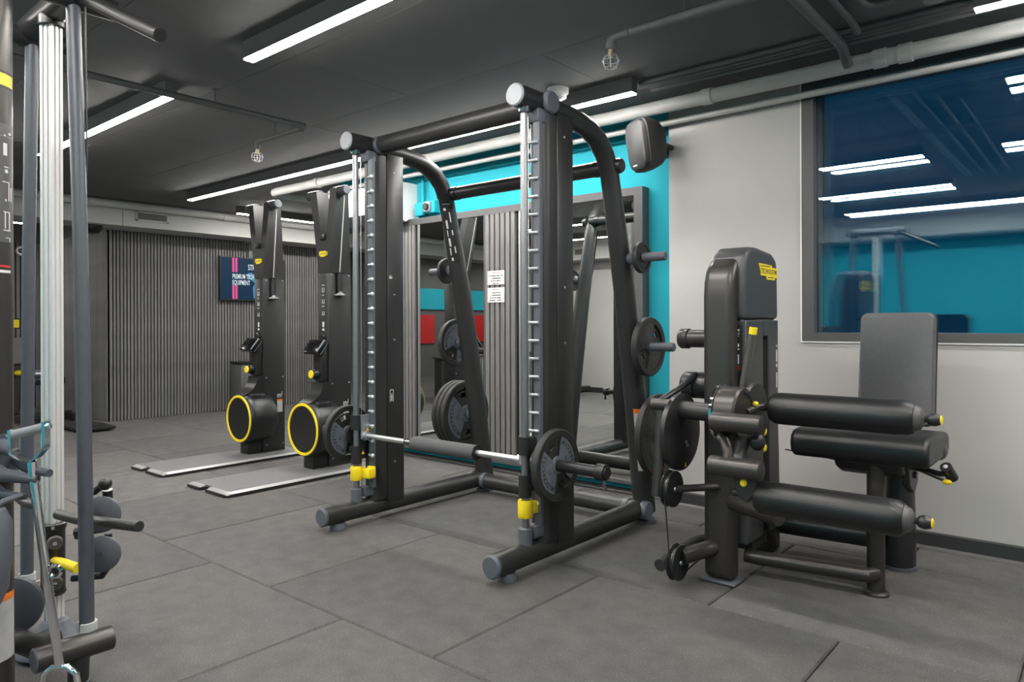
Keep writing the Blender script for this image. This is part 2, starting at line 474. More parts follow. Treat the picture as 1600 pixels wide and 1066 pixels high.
# window
win = empty('window_1', (WX0, YG, WZ0), 'wide dark window in grey frame reflecting the gym', None, None, 'structure')
fw_ = .062
g = G(); X1 = 2.3
g.box(WX0, WX0+fw_, YG-.012, 4.18, WZ0, WZ1); g.box(WX0+fw_+.0002, X1-fw_-.0002, YG-.0119, 4.18, WZ0, WZ0+.045); g.box(X1-fw_, X1, YG-.012, 4.18, WZ0, WZ1); g.box(WX0+fw_+.0002, X1-fw_-.0002, YG-.0119, 4.18, WZ1-.04, WZ1)
g.build('window_frame', 'frame_grey', win)
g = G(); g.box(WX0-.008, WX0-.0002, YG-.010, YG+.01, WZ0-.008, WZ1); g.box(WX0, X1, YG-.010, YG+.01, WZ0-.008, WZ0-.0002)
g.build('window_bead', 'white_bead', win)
for nm, y in (('window_pane', 4.030), ('window_pane', 4.135)):
    G().box(WX0+fw_, X1-fw_, y, y+.030, WZ0+.04, WZ1-.04).build(nm, 'glass', win)

# ------------------------------------------------------------------ linear lamps
def led(x0, x1, y0, y1, label, z=2.40, off=False):
    sfx = '_offscreen' if off else ''
    r = empty('linear_lamp' + sfx, ((x0+x1)/2, (y0+y1)/2, z), label, 'lamp', 'linear ceiling lamps')
    t = .004
    h = G()
    if abs(x1-x0) > abs(y1-y0):
        h.box(x0, x1, y0-t, y0, z-.002, CEIL); h.box(x0, x1, y1, y1+t, z-.002, CEIL)
        h.box(x0-t, x0, y0-t, y1+t, z-.002, CEIL); h.box(x1, x1+t, y0-t, y1+t, z-.002, CEIL)
    else:
        h.box(x0-t, x0, y0, y1, z-.002, CEIL); h.box(x1, x1+t, y0, y1, z-.002, CEIL)
        h.box(x0-t, x1+t, y0-t, y0, z-.002, CEIL); h.box(x0-t, x1+t, y1, y1+t, z-.002, CEIL)
    h.build('housing', 'ceiling_paint', r)
    G().box(x0, x1, y0, y1, z-.008, z+.004).build('diffuser' + sfx, 'led', r)
    return r
led(-7.28, -2.04, 3.455, 3.505, 'long glowing linear lamp along the ceiling above the mirrors')
led(-.43, 1.75, 3.455, 3.505, 'glowing linear lamp on the ceiling above the window')
led(-6.19, -4.05, 1.80, 1.85, 'glowing linear lamp under the sprinkler pipe with the drop bracket')
led(-3.21, -1.12, 1.80, 1.85, 'glowing linear lamp on the ceiling before the smith machine')
led(-.61, 1.50, 1.80, 1.85, 'linear lamp on the open ceiling facing the window', off=True)
led(-6.2, -4.1, .32, .37, 'linear lamp of the second ceiling row above the far floor', off=True)
led(-3.25, -1.15, .32, .37, 'linear lamp of the second ceiling row above the cable station', off=True)
led(-2.44, 1.4, -1.03, -.98, 'linear lamp running close to the beam opposite the window', off=True)
led(-7.0, -3.6, -1.03, -.98, 'linear lamp running close to the beam opposite the mirrors', off=True)
led(-7.755, -7.705, 4.25, 6.6, 'linear lamp running beside the beam over the television')
led(-9.78, -9.73, 1.2, 2.68, 'linear lamp beyond the beam in the deep corner', z=2.31)
led(-10.6, -9.2, -2.6, -2.55, 'linear lamp in the alcove nearer the beam', z=2.40, off=True)
led(-10.6, -9.2, -4.6, -4.55, 'linear lamp in the alcove before the teal wall', z=2.40, off=True)

# ------------------------------------------------------------------ pipes
def elbow(p, a, b, r, n=7):
    """arc of points from direction a (incoming) to b (outgoing) around corner p"""
    p, a, b = Vector(p), Vector(a).normalized(), Vector(b).normalized()
    out = []
    for i in range(n+1):
        t = i/n*PI/2
        out.append(p - a*r*(1-math.sin(t)) + b*r*(1-math.cos(t)))
    return out
def pipe(name, pts, r, m, label, cat='pipe', collars=(), n=16):
    root = empty(name, pts[0], label, cat)
    G().tube(pts, r, n).build('run', m, root)
    for (a, b) in collars: G().cyl(a, b, r*1.16, n=n).build('collar', m, root)
    return root
zb = 2.393
pts = [(2.59, 3.80, zb), (-6.1, 3.80, zb)] + elbow((-6.28, 3.80, zb), (-1,0,0), (0,1,0), .10) + [(-6.28, 4.5, zb), (-6.28, 5.6, zb)]
cs = []
for x in (-.2, -.75, -.86, -1.75, -3.0, -4.2, -4.9, -5.5):
    cs.append(((x-.03, 3.80, zb), (x+.03, 3.80, zb)))
pipe('ventilation_pipe', pts, .040, 'pipe_light', 'thick light grey pipe along the ceiling above the mirrors and window', collars=cs)
zl = 2.332
pts = [(2.59, 3.935, zl), (-5.4, 3.935, zl)] + elbow((-5.58, 3.935, zl), (-1,0,0), (0,1,0), .10) + [(-5.62, 4.5, zl), (-5.62, 5.6, zl)]
pipe('service_pipe', pts, .019, 'pipe_light', 'slimmer light grey pipe just below the thick one along the wall')
for i, (y, z, r_, lab) in enumerate(((3.535, 2.462, .012, 'thin dark conduit on the ceiling, farthest of four from the wall'),
                                  (3.580, 2.462, .014, 'thin dark conduit on the ceiling, second of four from the open room'),
                                  (3.622, 2.462, .014, 'thin dark conduit on the ceiling, second of four from the wall'),
                                  (3.668, 2.458, .016, 'dark conduit on the ceiling, nearest of four to the wall'))):
    pipe('ceiling_conduit', [(-2.035, y, z), (2.55, y, z)], r_, 'pipe_dark', lab, 'conduit', n=10)
pipe('cross_pipe', [(-.98, .6, 2.425), (-.98, 3.58, 2.425), (-.98, 3.63, 2.40), (-.98, 3.70, 2.36)], .024, 'pipe_dark', 'dark pipe crossing the ceiling towards the window wall and dropping at its end')
pipe('cross_conduit', [(-.885, .6, 2.45), (-.885, 3.40, 2.45), (-.885, 3.46, 2.442), (-.885, 3.50, 2.435)], .016, 'pipe_dark', 'middle dark conduit crossing the ceiling between thick pipe and bent conduit', 'conduit', n=10)
pts = [(-.80, .6, 2.455), (-.80, 3.2, 2.455)] + elbow((-.80, 3.30, 2.455), (0,1,0), (1,0,0), .07) + [(-.1, 3.30, 2.455), (2.5, 3.30, 2.455)]
pipe('bent_conduit', pts, .016, 'pipe_dark', 'dark conduit bending to run beside the lamp above the window', 'conduit', n=10)
pts = [(-.70, .6, 2.458), (-.70, 3.08, 2.458)] + elbow((-.70, 3.16, 2.458), (0,1,0), (1,0,0), .05) + [(-.1, 3.18, 2.458), (2.5, 3.18, 2.458)]
pipe('bent_conduit', pts, .011, 'pipe_dark', 'thinnest dark conduit bending across the ceiling above the window side', 'conduit', n=10)
# beam pipes on the far soffit
pipe('beam_pipe', [(-8.30, -1.75, 2.425), (-8.30, 7.15, 2.425)], .038, 'pipe_light', 'grey pipe lying along the top of the beam over the slats', collars=[((-8.30, y-.03, 2.425), (-8.30, y+.03, 2.425)) for y in (2.9, 4.4, 5.6)])
# sprinklers
def sprinkler(root, x, y, z):
    h = G().cyl((x, y, z+.06), (x, y, z+.02), .013).build('sprinkler_head', 'brass', root)
    G().cyl((x, y, z+.02), (x, y, z-.025), .003, n=8).build('bulb', 'brass', h)
    c = G()
    for k in range(6):
        a = PI*2*k/6
        pts = [(x+math.cos(a)*rr, y+math.sin(a)*rr, z+zz) for rr, zz in ((.012, .03), (.030, .022), (.038, 0), (.030, -.026), (.010, -.036))]
        c.tube(pts, .0018, 6)
    for rr, zz in ((.037, .0), (.024, -.030)):
        c.tube([(x+math.cos(2*PI*i/20)*rr, y+math.sin(2*PI*i/20)*rr, z+zz) for i in range(21)], .0018, 6)
    c.build('wire_guard', 'steel', h)
def hanger(root, x, y, z, r):
    G().cyl((x, y, z), (x, y, CEIL), .005, n=8).build('hanger_rod', 'pipe_dark', root)
    ax = G().cyl((x, y, CEIL-.012), (x, y, CEIL), .016, n=10).build('hanger_foot', 'pipe_dark', root)
zp = 2.385
pts = [(-3.98, -.85, zp), (-3.98, 2.58, zp)] + elbow((-3.98, 2.66, zp), (0,1,0), (-1,0,0), .045) + [(-4.3, 2.66, zp)] + elbow((-4.57, 2.66, zp), (-1,0,0), (0,0,-1), .03) + [(-4.57, 2.66, zp-.05)]
r = pipe('sprinkler_pipe', pts, .019, 'pipe_dark', 'dark hooked sprinkler pipe with caged head near the far lamps', 'sprinkler', collars=[((-3.98, 2.60, zp), (-3.98, 2.645, zp)), ((-4.08, 2.66, zp), (-4.03, 2.66, zp))])
sprinkler(r, -4.57, 2.66, zp-.10); hanger(r, -3.98, 2.05, zp, .02); hanger(r, -4.34, 2.66, zp, .02)
zp = 2.375
pts = [(2.5, 2.70, zp), (-1.55, 2.70, zp)] + elbow((-1.70, 2.70, zp), (-1,0,0), (0,0,-1), .03) + [(-1.70, 2.70, zp-.05)]
r = pipe('sprinkler_pipe', pts, .021, 'pipe_dark', 'dark straight sprinkler pipe ending in a caged head beside the smith machine', 'sprinkler', collars=[((-1.64, 2.70, zp), (-1.60, 2.70, zp))])
sprinkler(r, -1.70, 2.70, zp-.10); hanger(r, -1.34, 2.70, zp, .02); hanger(r, .4, 2.70, zp, .02)
# smoke detector, oval ceiling lamp box
r = empty('smoke_detector', (-2.47, 3.35, CEIL), 'round white smoke detector on the ceiling above the smith machine', 'detector')
G().lathe([(.0, 0), (.062, 0), (.062, -.030), (.055, -.034)], (-2.47, 3.35, CEIL)).build('base', 'white_plastic', r)
G().lathe([(.050, -.034), (.050, -.055), (.030, -.066), (.0, -.068)], (-2.47, 3.35, CEIL)).build('head', 'white_plastic', r)
r = empty('junction_box', (-.56, 3.41, CEIL), 'small oval junction cover on the ceiling between the conduits', 'junction box')
G().lathe([(0, 0), (.055, 0), (.055, -.02), (.045, -.03), (0, -.032)], (-.56, 3.40, CEIL)).build('cover', 'pipe_paint', r)
G().cyl((-.54, 3.40, CEIL-.012), (-.47, 3.44, CEIL-.012), .01, n=10).build('gland', 'pipe_dark', r)
# dome loudspeaker / camera under the beam
r = empty('dome_speaker', (-8.60, 3.02, 2.21), 'black half dome under the beam at the slat corner', 'speaker')
G().lathe([(0, 0), (.10, 0), (.10, -.02)], (-8.60, 3.02, 2.21)).build('mount', 'black_plastic', r)
G().lathe([(.098, -.02), (.092, -.05), (.065, -.085), (0, -.10)], (-8.60, 3.02, 2.21)).build('dome', 'screen_black', r)
r = empty('security_camera', (-10.6, 2.95, 2.16), 'small round white camera on the slats in the deep corner', 'camera')
G().lathe([(0, 0), (.07, 0), (.07, .05), (.05, .08), (0, .08)], (-11.12, 3.06, 2.10), (1, -.6, 0)).build('body', 'white_plastic', r)
G().lathe([(0, .08), (.035, .08), (.03, .095), (0, .10)], (-11.12, 3.06, 2.10), (1, -.6, 0)).build('lens', 'black_plastic', r)

# ------------------------------------------------------------------ framed mirrors with slat panels
MX0, MX1, MZ0, MZ1 = -5.42, -2.28, .072, 1.982
MY = 4.0
mir = empty('mirror_unit', ((MX0+MX1)/2, YT, MZ0), 'large grey framed mirror unit with slatted strips on the teal wall', 'mirror')
G().box(MX0+.01, MX1-.01, MY+.012, YT, MZ0+.01, MZ1-.01).build('backing', 'slat_back', mir)
fwid = .062
G().box(MX0+fwid, MX1-fwid, MY-.012, YT, MZ1-.05, MZ1).build('frame_top', 'frame_grey', mir)
G().box(MX0+fwid, MX1-fwid, MY-.012, YT, MZ0, MZ0+.022).build('frame_bottom', 'frame_grey', mir)
G().box(MX1-fwid, MX1, MY-.012, YT, MZ0, MZ1).build('frame_side', 'frame_grey', mir)
G().box(MX0, MX0+fwid, MY-.012, YT, MZ0, MZ1).build('frame_side', 'frame_grey', mir)
for a, b in ((MX0+fwid, -4.675), (-4.373, -3.645), (-3.290, MX1-fwid)):
    G().box(a, b, MY, MY+.012, MZ0+.02, MZ1-.05).build('mirror_pane', 'mirror', mir)
for a, b in ((-4.675, -4.373), (-3.645, -3.290)):
    G().box(a-.006, a+.006, MY-.004, MY+.012, MZ0+.02, MZ1-.05).build('edge_strip', 'frame_grey', mir)
    G().box(b-.012, b, MY-.008, MY+.012, MZ0+.02, MZ1-.05).build('edge_strip', 'steel', mir)
    n = 6; w = (b-a-.05)/n
    for i in range(n):
        x = a + .008 + w*(i+.5)
        G().box(x-w*.36, x+w*.36, MY-.010, MY+.012, MZ0+.02, MZ1-.05).build('slat', 'slat_grey', mir)
# paper notices
for z0, z1, lab, first in ((1.402, 1.507, 'upper white paper notice on the slatted mirror strip', 'ATTENTION'), (1.270, 1.380, 'lower white paper notice on the slatted mirror strip', 'ATTENTION')):
    s = G().box(-3.603, -3.437, MY-.014, MY-.010, z0, z1).build('paper_notice', 'paper', label=lab, cat='notice')
    def words(g, z, w, h, n, seed):
        rnd = random.Random(seed); x = -3.52 - w/2; step = w/n
        for i in range(n):
            if rnd.random() < .16: continue
            g.box(x + step*i + .0006, x + step*(i+1) - .0006, MY-.0145, MY-.0139, z + rnd.uniform(-.0004, .0004), z + h*rnd.uniform(.75, 1.0))
    g = G(); words(g, z1-.018, .07, .008, 12, 1); g.build('heading', 'ink_red', s)
    g = G()
    for i, w in enumerate((.140, .110, .100, .065) if z0 > 1.35 else (.09, .11, .12, .13)): words(g, z1-.042-.019*i, w, .009, 18, i+3)
    g.build('print', 'ink', s)

# ------------------------------------------------------------------ fixtures on the teal wall
ac = empty('air_conditioner', (-5.05, YT, 1.95), 'white wall air conditioner on the teal wall above the mirrors', 'air conditioner')
prof = [(YT, 1.985), (YT, 2.285), (3.87, 2.285), (3.845, 2.265), (3.835, 2.22), (3.85, 2.05), (3.90, 1.975), (3.95, 1.960), (3.983, 1.985)]
G().prism(prof, 'x', -5.62, -4.475).build('body', 'white_plastic', ac)
G().prism([(3.853, 2.045), (3.905, 1.972), (3.95, 1.953), (3.95, 1.949), (3.90, 1.964), (3.845, 2.045)], 'x', -5.56, -4.53).build('louvre', 'baseboard', ac)
jb = empty('junction_box', (-4.370, YT, 2.0), 'teal painted electrical box with conduit right of the air conditioner', 'junction box')
G().rbox(-4.432, -4.335, 4.0, YT+.002, 2.005, 2.11, .006, 2).build('body', 'teal_wall', jb)
G().cyl((-4.370, 4.04, 2.11), (-4.370, 4.04, 2.34), .014).build('conduit', 'teal_wall', jb)
g = G(); g.cyl((-4.410, 4.03, 2.005), (-4.410, 4.03, 1.985), .014); g.tube([(-4.410, 4.03, 1.99), (-4.430, 4.02, 1.983), (-4.448, 4.02, 1.985)], .008, 8); g.build('gland', 'teal_wall', jb)
sw = empty('isolator_switch', (-4.270, YT, 2.0), 'square isolator switch with a dark rotary knob on the teal wall', 'switch')
G().rbox(-4.325, -4.190, 4.0, YT+.002, 2.015, 2.115, .006, 2).build('body', 'teal_wall', sw)
G().rbox(-4.315, -4.230, 3.985, 4.0, 2.025, 2.108, .005, 2).build('plate', 'light_plastic', sw)
G().lathe([(0, 0), (.030, 0), (.028, .016), (0, .018)], (-4.273, 3.985, 2.066), (0, -1, 0), 6).build('knob', 'black_plastic', sw)
# loudspeaker
sp = empty('loudspeaker', (-2.17, 3.86, 2.03), 'dark rounded wall loudspeaker beside the grey wall edge', 'speaker')
def outline(w, h, p=4.2, n=36):
    return [(w*math.copysign(abs(math.cos(2*PI*i/n))**(2/p), math.cos(2*PI*i/n)), h*math.copysign(abs(math.sin(2*PI*i/n))**(2/p), math.sin(2*PI*i/n))) for i in range(n)]
R = Matrix.Rotation(math.radians(-26), 3, 'Z') @ Matrix.Rotation(math.radians(9), 3, 'X')
def sp_layer(parts, name, m):
    g = G(); ring = []
    for (y, s) in parts: ring.append([R @ Vector((px*s, y, pz*s*(1 if pz < 0 else .97))) + Vector((-2.125, 3.775, 2.178)) for px, pz in outline(.105, .158)])
    n = len(ring[0]); vs = [q for rg in ring for q in rg]; fs = []
    for i in range(len(ring)-1):
        for j in range(n): fs.append([i*n+j, i*n+(j+1)%n, (i+1)*n+(j+1)%n, (i+1)*n+j])
    fs += [list(range(n))[::-1], [(len(ring)-1)*n+j for j in range(n)]]
    g.add(vs, fs); return g.build(name, m, sp)
sp_layer([(-.085, .84), (-.078, .91), (-.06, .95)], 'grille', 'speaker_dark')
sp_layer([(-.060, .955), (-.055, 1.0), (-.01, 1.0), (.05, .86), (.095, .62)], 'cabinet', 'speaker_dark')
g = G(); c0 = Vector((-2.125, 3.775, 2.178))
g.add([R @ Vector(p) + c0 for p in ((-.045, -.0865, -.112), (-.005, -.0865, -.112), (-.005, -.0865, -.120), (-.045, -.0865, -.120))], [[0, 1, 2, 3]]); g.build('badge', 'print_white', sp)
g = G(); g.box(-2.15, -2.10, 3.84, YT, 2.15, 2.20); g.cyl((-2.075, 3.80, 2.19), (-2.075, 3.99, 2.19), .016); g.build('bracket', 'black_plastic', sp)

# ------------------------------------------------------------------ television, bin
tv = empty('television', (-8.75, 5.03, 1.43), 'wall television showing a blue advert with pink bars before the slat wall', 'television')
TX = -8.745
G().box(TX-.04, TX, 4.565, 5.50, 1.425, 1.995).build('casing', 'black_plastic', tv)
G().box(TX, TX+.003, 4.580, 5.485, 1.445, 1.982).build('screen', 'tv_screen', tv)
for y in (4.730, 4.772):
    for z0, z1 in ((1.445, 1.625), (1.795, 1.982)): G().box(TX+.003, TX+.004, y, y+.030, z0, z1).build('pink_bar', 'tv_pink', tv)
g = G(); text(g, 'PREMIUM TECH', (TX+.0045, 4.73, 1.742), (0,1,0), (0,0,1), .088, center=False, squash=.50); g.build('lettering', 'tv_text', tv)
g = G(); text(g, 'EQUIPMENT', (TX+.0045, 4.73, 1.662), (0,1,0), (0,0,1), .088, center=False, squash=.52); g.build('lettering', 'tv_text', tv)
g = G(); text(g, 'STR', (TX+.0045, 4.950, 1.868), (0,1,0), (0,0,1), .105, center=False, squash=.55)
g.build('lettering', 'tv_text', tv)
g = G(); n = 18
sil = [(5.03, 1.46), (5.02, 1.60), (5.05, 1.66), (4.97, 1.72), (4.93, 1.76), (4.95, 1.79), (5.0, 1.80), (5.03, 1.78), (5.08, 1.80), (5.10, 1.74), (5.2, 1.66), (5.21, 1.5), (5.2, 1.46)]
g.prism(sil, 'x', TX+.0032, TX+.0036); g.build('picture', 'tv_figure', tv)
g = G(); g.box(-8.80, -8.77, 4.98, 5.08, 1.9, 2.21); g.cyl((-8.78, 5.03, 2.0), (-8.78, 5.03, 2.21), .02); g.box(-8.81, -8.745, 4.9, 5.15, 2.19, 2.21); g.build('mount', 'pipe_paint', tv)
bn = empty('waste_bin', (-8.6, 4.86, 0), 'slim steel waste bin with black rim before the slat wall', 'bin')
G().rbox(-8.74, -8.47, 4.70, 4.97, 0, .60, .02, 2).build('body', 'bin_steel', bn)
G().rbox(-8.745, -8.465, 4.695, 4.975, .60, .635, .008, 2).build('rim', 'black_plastic', bn)

# ================================================================== WEIGHT PLATES (axis along X)
def sector(g, r0, r1, a0, a1, x0, x1, n=8):
    A = [math.radians(a0 + (a1-a0)*i/n) for i in range(n+1)]
    vs = []
    for x in (x0, x1):
        for r in (r0, r1):
            vs += [(x, math.cos(a)*r, math.sin(a)*r) for a in A]
    k = n+1; fs = []
    for i in range(n):
        fs += [[i, i+1, k+i+1, k+i], [2*k+i, 3*k+i, 3*k+i+1, 2*k+i+1], [i, 2*k+i, 2*k+i+1, i+1], [k+i, k+i+1, 3*k+i+1, 3*k+i]]
    fs += [[0, k, 3*k, 2*k], [n, 2*k+n, 3*k+n, k+n]]
    g.add(vs, fs)
def make_plate(R, t, kg, inlay='inlay_blue', letter='ink', rot=0.0, holes=True, facing=1):
    """plate centred at the origin, axis X; lettered face looks to +X"""
    root = empty('weight_plate', (0, 0, 0)); h = t/2
    rim0 = R*.80
    prof = [(rim0, -h*.9), (R*.97, -h), (R, -h*.7), (R, h*.7), (R*.97, h), (rim0, h*.9)]
    G().lathe(prof, ax=(1, 0, 0), n=56, closed=True).build('rim', 'rubber_plate', root)
    G().lathe([(.026, -h*.95), (R*.24, -h*.95), (R*.26, -h*.4), (R*.26, h*.4), (R*.24, h*.95), (.026, h*.95)], ax=(1, 0, 0), n=32, closed=True).build('hub', inlay if R > .12 else 'rubber_plate', root)
    web = G()
    if R < .12:
        web.lathe([(R*.2, -h*.45), (R*.85, -h*.45), (R*.85, h*.45), (R*.2, h*.45)], ax=(1, 0, 0), n=32, closed=True)
        web.build('web', 'rubber_plate', root)
        g = G(); arc_text(g, 'TECHNOGYM', (h*.94, 0, 0), 1, R*.60, 160, 20, R*.20, (0, 1, 0), (0, 0, 1)); g.build('lettering', 'inlay_dark', root)
    else:
        lob = [(60, 180), (240, 360)] if holes else [(0, 360)]
        for a, b in lob:
            sector(web, R*.22, R*.82, a+rot, b+rot, -h*.6, h*.6, 16)
        for a in (0, 180):
            sector(web, R*.22, R*.50, a+rot, a+60+rot, -h*.35, h*.35, 8)
            sector(web, R*.50, R*.66, a+rot+4, a+16+rot, -h*.35, h*.35, 4); sector(web, R*.50, R*.66, a+rot+44, a+56+rot, -h*.35, h*.35, 4)
            sector(web, R*.66, R*.72, a+rot, a+60+rot, -h*.35, h*.35, 8)
        web.build('web', 'rubber_plate', root)
        for a, b in lob:
            inl = G(); sector(inl, R*.25, R*.79, a+rot+3, b+rot-3, h*.6, h*.72, 16)
            sector(inl, R*.25, R*.79, a+rot+3, b+rot-3, -h*.72, -h*.6, 16)
            inl = inl.build('inlay', inlay, root)
            g = G(); c = (h*.74, 0, 0)
            mid = (a+b)/2 + rot
            arc_text(g, 'TECHNOGYM', c, 1, R*.655, mid-52, mid+52, R*.20, (0, 1, 0), (0, 0, 1))
            ca = math.radians(mid); rad = Vector((0, math.cos(ca), math.sin(ca))); tan = Vector((0, -math.sin(ca), math.cos(ca)))
            g.build('lettering', letter, inl)
            g = G(); text(g, kg, Vector(c) + rad*R*.40, tan, -rad, R*.16); g.build('weight_number', letter, inl)
            g = G(); c = (-h*.74, 0, 0)
            arc_text(g, 'TECHNOGYM', c, 1, R*.655, mid+50, mid-50, R*.165, (0, 1, 0), (0, 0, 1)); g.build('lettering', letter, inl)
    return root
_pl = {}
def plate(kind, loc, label, group=None):
    spec = {'bar': (.158, .034, '10', 'inlay_blue', 'ink', 80), 'large': (.222, .036, '25', 'inlay_blue', 'ink', 70), 'large_dark': (.222, .040, '20', 'inlay_dark', 'ink', 60),
            'medium': (.158, .034, '10', 'inlay_blue', 'ink', 25), 'medium_dark': (.158, .036, '10', 'inlay_dark', 'ink', 10), 'small': (.083, .026, '2.5', 'inlay_dark', 'ink', 0)}
    if kind not in _pl:
        R_, t, kg, inl, let, rot = spec[kind]
        p = _pl[kind] = make_plate(R_, t, kg, inl, let, rot); p.location = loc
    else:
        p = dup(_pl[kind], loc)
    tag(p, label, 'weight plate', group)
    return p

# ================================================================== SMITH MACHINE
XL, XR = -3.22, -2.01
sm = empty('smith_machine', ((XL+XR)/2, 2.9, 0), 'tall anthracite smith machine with chrome guide rods before the mirrors', 'gym machine')
ARCH = [(2.56, 2.118), (2.74, 2.115), (2.86, 2.108), (2.97, 2.090), (3.06, 2.050), (3.13, 1.985), (3.175, 1.90), (3.20, 1.80), (3.225, 1.69), (3.318, 1.30), (3.448, .60), (3.530, .06)]
for side, x in (('l', XL), ('r', XR)):
    s = 1 if side == 'r' else -1
    G().cyl((x, 2.245, .081), (x, 3.50, .081), .050, n=24).build('base_rail', 'anthracite', sm)
    G().lathe([(0, -.006), (.044, -.006), (.051, 0), (.051, .012), (0, .012)], (x, 2.239, .081), (0, 1, 0), 28).build('end_cap', 'blue_grey', sm)
    G().lathe([(0, 0), (.046, 0), (.046, .018), (.036, .034), (0, .036)], (x, 2.345, 0), (0, 0, 1), 24).build('foot', 'blue_grey', sm)
    G().lathe([(0, 0), (.060, 0), (.060, .012), (.050, .02), (0, .02)], (x, 3.535, 0), (0, 0, 1), 24).build('foot', 'blue_grey', sm)
    # upright: rounded front tube + flat panel
    poly = [(x-.05, 2.645), (x+.05, 2.645)] + [(x + .05*math.cos(a), 2.60 - .055*math.sin(a)) for a in [PI*i/12 for i in range(13)]]
    G().prism(poly, 'z', .115, 2.07).build('column_tube', 'anthracite', sm)
    col = G().rbox(x-.055, x+.055, 2.648, 2.772, .095, 2.085, .006, 2).build('column_panel', 'anthracite', sm)
    for z in (.32, 1.02, 1.28, 1.98):
        G().lathe([(.006, 0), (.005, .003), (0, .004)], (x+.055, 2.70, z), (1, 0, 0), 10).build('screw', 'steel', col)
    # arch and rear leg
    rs = [.050]*8 + [.052, .058, .061, .061]
    G().tube([(x, y, z) for y, z in ARCH], rs, 20).build('arch_leg', 'anthracite', sm)
    G().cyl((x, 2.412, 2.12), (x, 2.60, 2.12), .051, n=24).build('head_tube', 'black_satin', sm)
    G().lathe([(0, -.006), (.045, -.006), (.051, 0), (.051, .006), (0, .006)], (x, 2.406, 2.12), (0, 1, 0), 28).build('end_cap', 'light_plastic', sm)
    # guide rod with sleeves
    rod = G().cyl((x, 2.47, .125), (x, 2.47, 2.09), .0165, n=20).build('guide_rod', 'rod_steel', sm)
    G().lathe([(.032, .118), (.032, .195), (.026, .20), (.019, .20)], (x, 2.47, 0), (0, 0, 1), 20).build('rod_sleeve', 'blue_grey', sm)
    G().lathe([(.0186, 2.05), (.026, 2.055), (.030, 2.08)], (x, 2.47, 0), (0, 0, 1), 20).build('rod_collar', 'dark_chrome', sm)
    # peg rack between rod and column
    rx = x + (.053 if side == 'l' else .024)
    rk = G().box(rx-.018, rx+.018, 2.528, 2.548, .20, 2.03).build('peg_rack', 'strip_grey', sm)
    for i in range(21):
        z = .30 + i*.0815
        if z > 1.99: break
        g = G(); d_ = 1 if side == 'l' else -1; e_ = rx + (.028 if side == 'l' else -.042); g.cyl((rx-d_*.012, 2.526, z), (e_, 2.518, z), .0068, n=10); g.ell((e_, 2.518, z), (.0115, .0115, .0115), 12)
        g.build('peg', 'peg_zinc', rk)
    g = G(); g.cyl((x-.012, 2.515, .20), (x-.012, 2.515, 2.05), .0022, n=6); g.build('lift_cable', 'steel', sm)
    pu = G(); pu.rbox(x-.03, x+.035, 2.50, 2.58, .145, .20, .012, 2); pu.lathe([(0, -.016), (.030, -.016), (.030, .016), (0, .016)], (x-.02, 2.505, .172), (0, 1, 0), 20)
    pu.build('pulley', 'blue_grey', sm)
    pt = G().rbox(x-.03, x+.045, 2.52, 2.60, 2.02, 2.085, .012, 2).build('pulley_bracket', 'blue_grey', sm)
    # yellow stop
    st = G(); st.lathe([(.0187, .245), (.032, .245), (.034, .25), (.034, .318), (.032, .323), (.0187, .323)], (x, 2.47, 0), (0, 0, 1), 24, closed=True)
    st.rbox(x-.004, (rx+.04) if side == 'l' else x+.028, 2.482, 2.512 if side == 'l' else 2.545, .258, .312, .004, 2)
    if side == 'l': st.rbox(rx-.005, rx+.045, 2.505, 2.527, .262, .322, .004, 2)
    st.build('stopper', 'yellow', sm)
    # cross bar end discs
    G().lathe([(0, .012), (.045, .010), (.053, 0), (.053, -.012)], (x + s*.058, 2.60, 2.12), (s, 0, 0), 28).build('end_cap', 'blue_grey', sm)
    G().lathe([(0, .012), (.045, .010), (.052, 0), (.052, -.03)], (x + s*.058, 3.46, .081), (s, 0, 0), 28).build('end_cap', 'blue_grey', sm)
    G().lathe([(0, .012), (.034, .010), (.040, 0), (.040, -.03)], (x + s*.058, 3.19, 1.93), (s, 0, 0), 28).build('end_cap', 'black_satin', sm)
    # storage horns on the rear leg
    for z in (1.455, .985, .505):
        y = 3.318 + (1.30 - z)*(.13/.70)
        out = 1 if side == 'r' else -1
        G().lathe([(.030, 0), (.040, .03), (.027, .055), (.0235, .06), (.0235, .215), (.020, .22), (0, .22)], (x + out*.045, y, z), (out, 0, 0), 20).build('storage_horn', 'blue_grey', sm)
for (y, z, r_, nm) in ((2.60, 2.12, .050, 'top_bar'), (3.19, 1.93, .040, 'rear_bar'), (3.46, .081, .048, 'floor_bar')):
    G().cyl((XL, y, z), (XR, y, z), r_, n=24).build(nm, 'anthracite', sm)
for x in (XL+.07, XR-.07):
    s = 1 if x < -2.6 else -1
    G().cyl((x-.012, 2.60, 2.12), (x+.012, 2.60, 2.12), .053, n=24).build('collar', 'blue_grey', sm)
    G().cyl((x-.014, 3.46, .081), (x+.014, 3.46, .081), .052, n=24).build('collar', 'blue_grey', sm)
    G().cyl((x-.022, 3.19, 1.93), (x+.022, 3.19, 1.93), .044, n=24).build('collar', 'black_satin', sm)
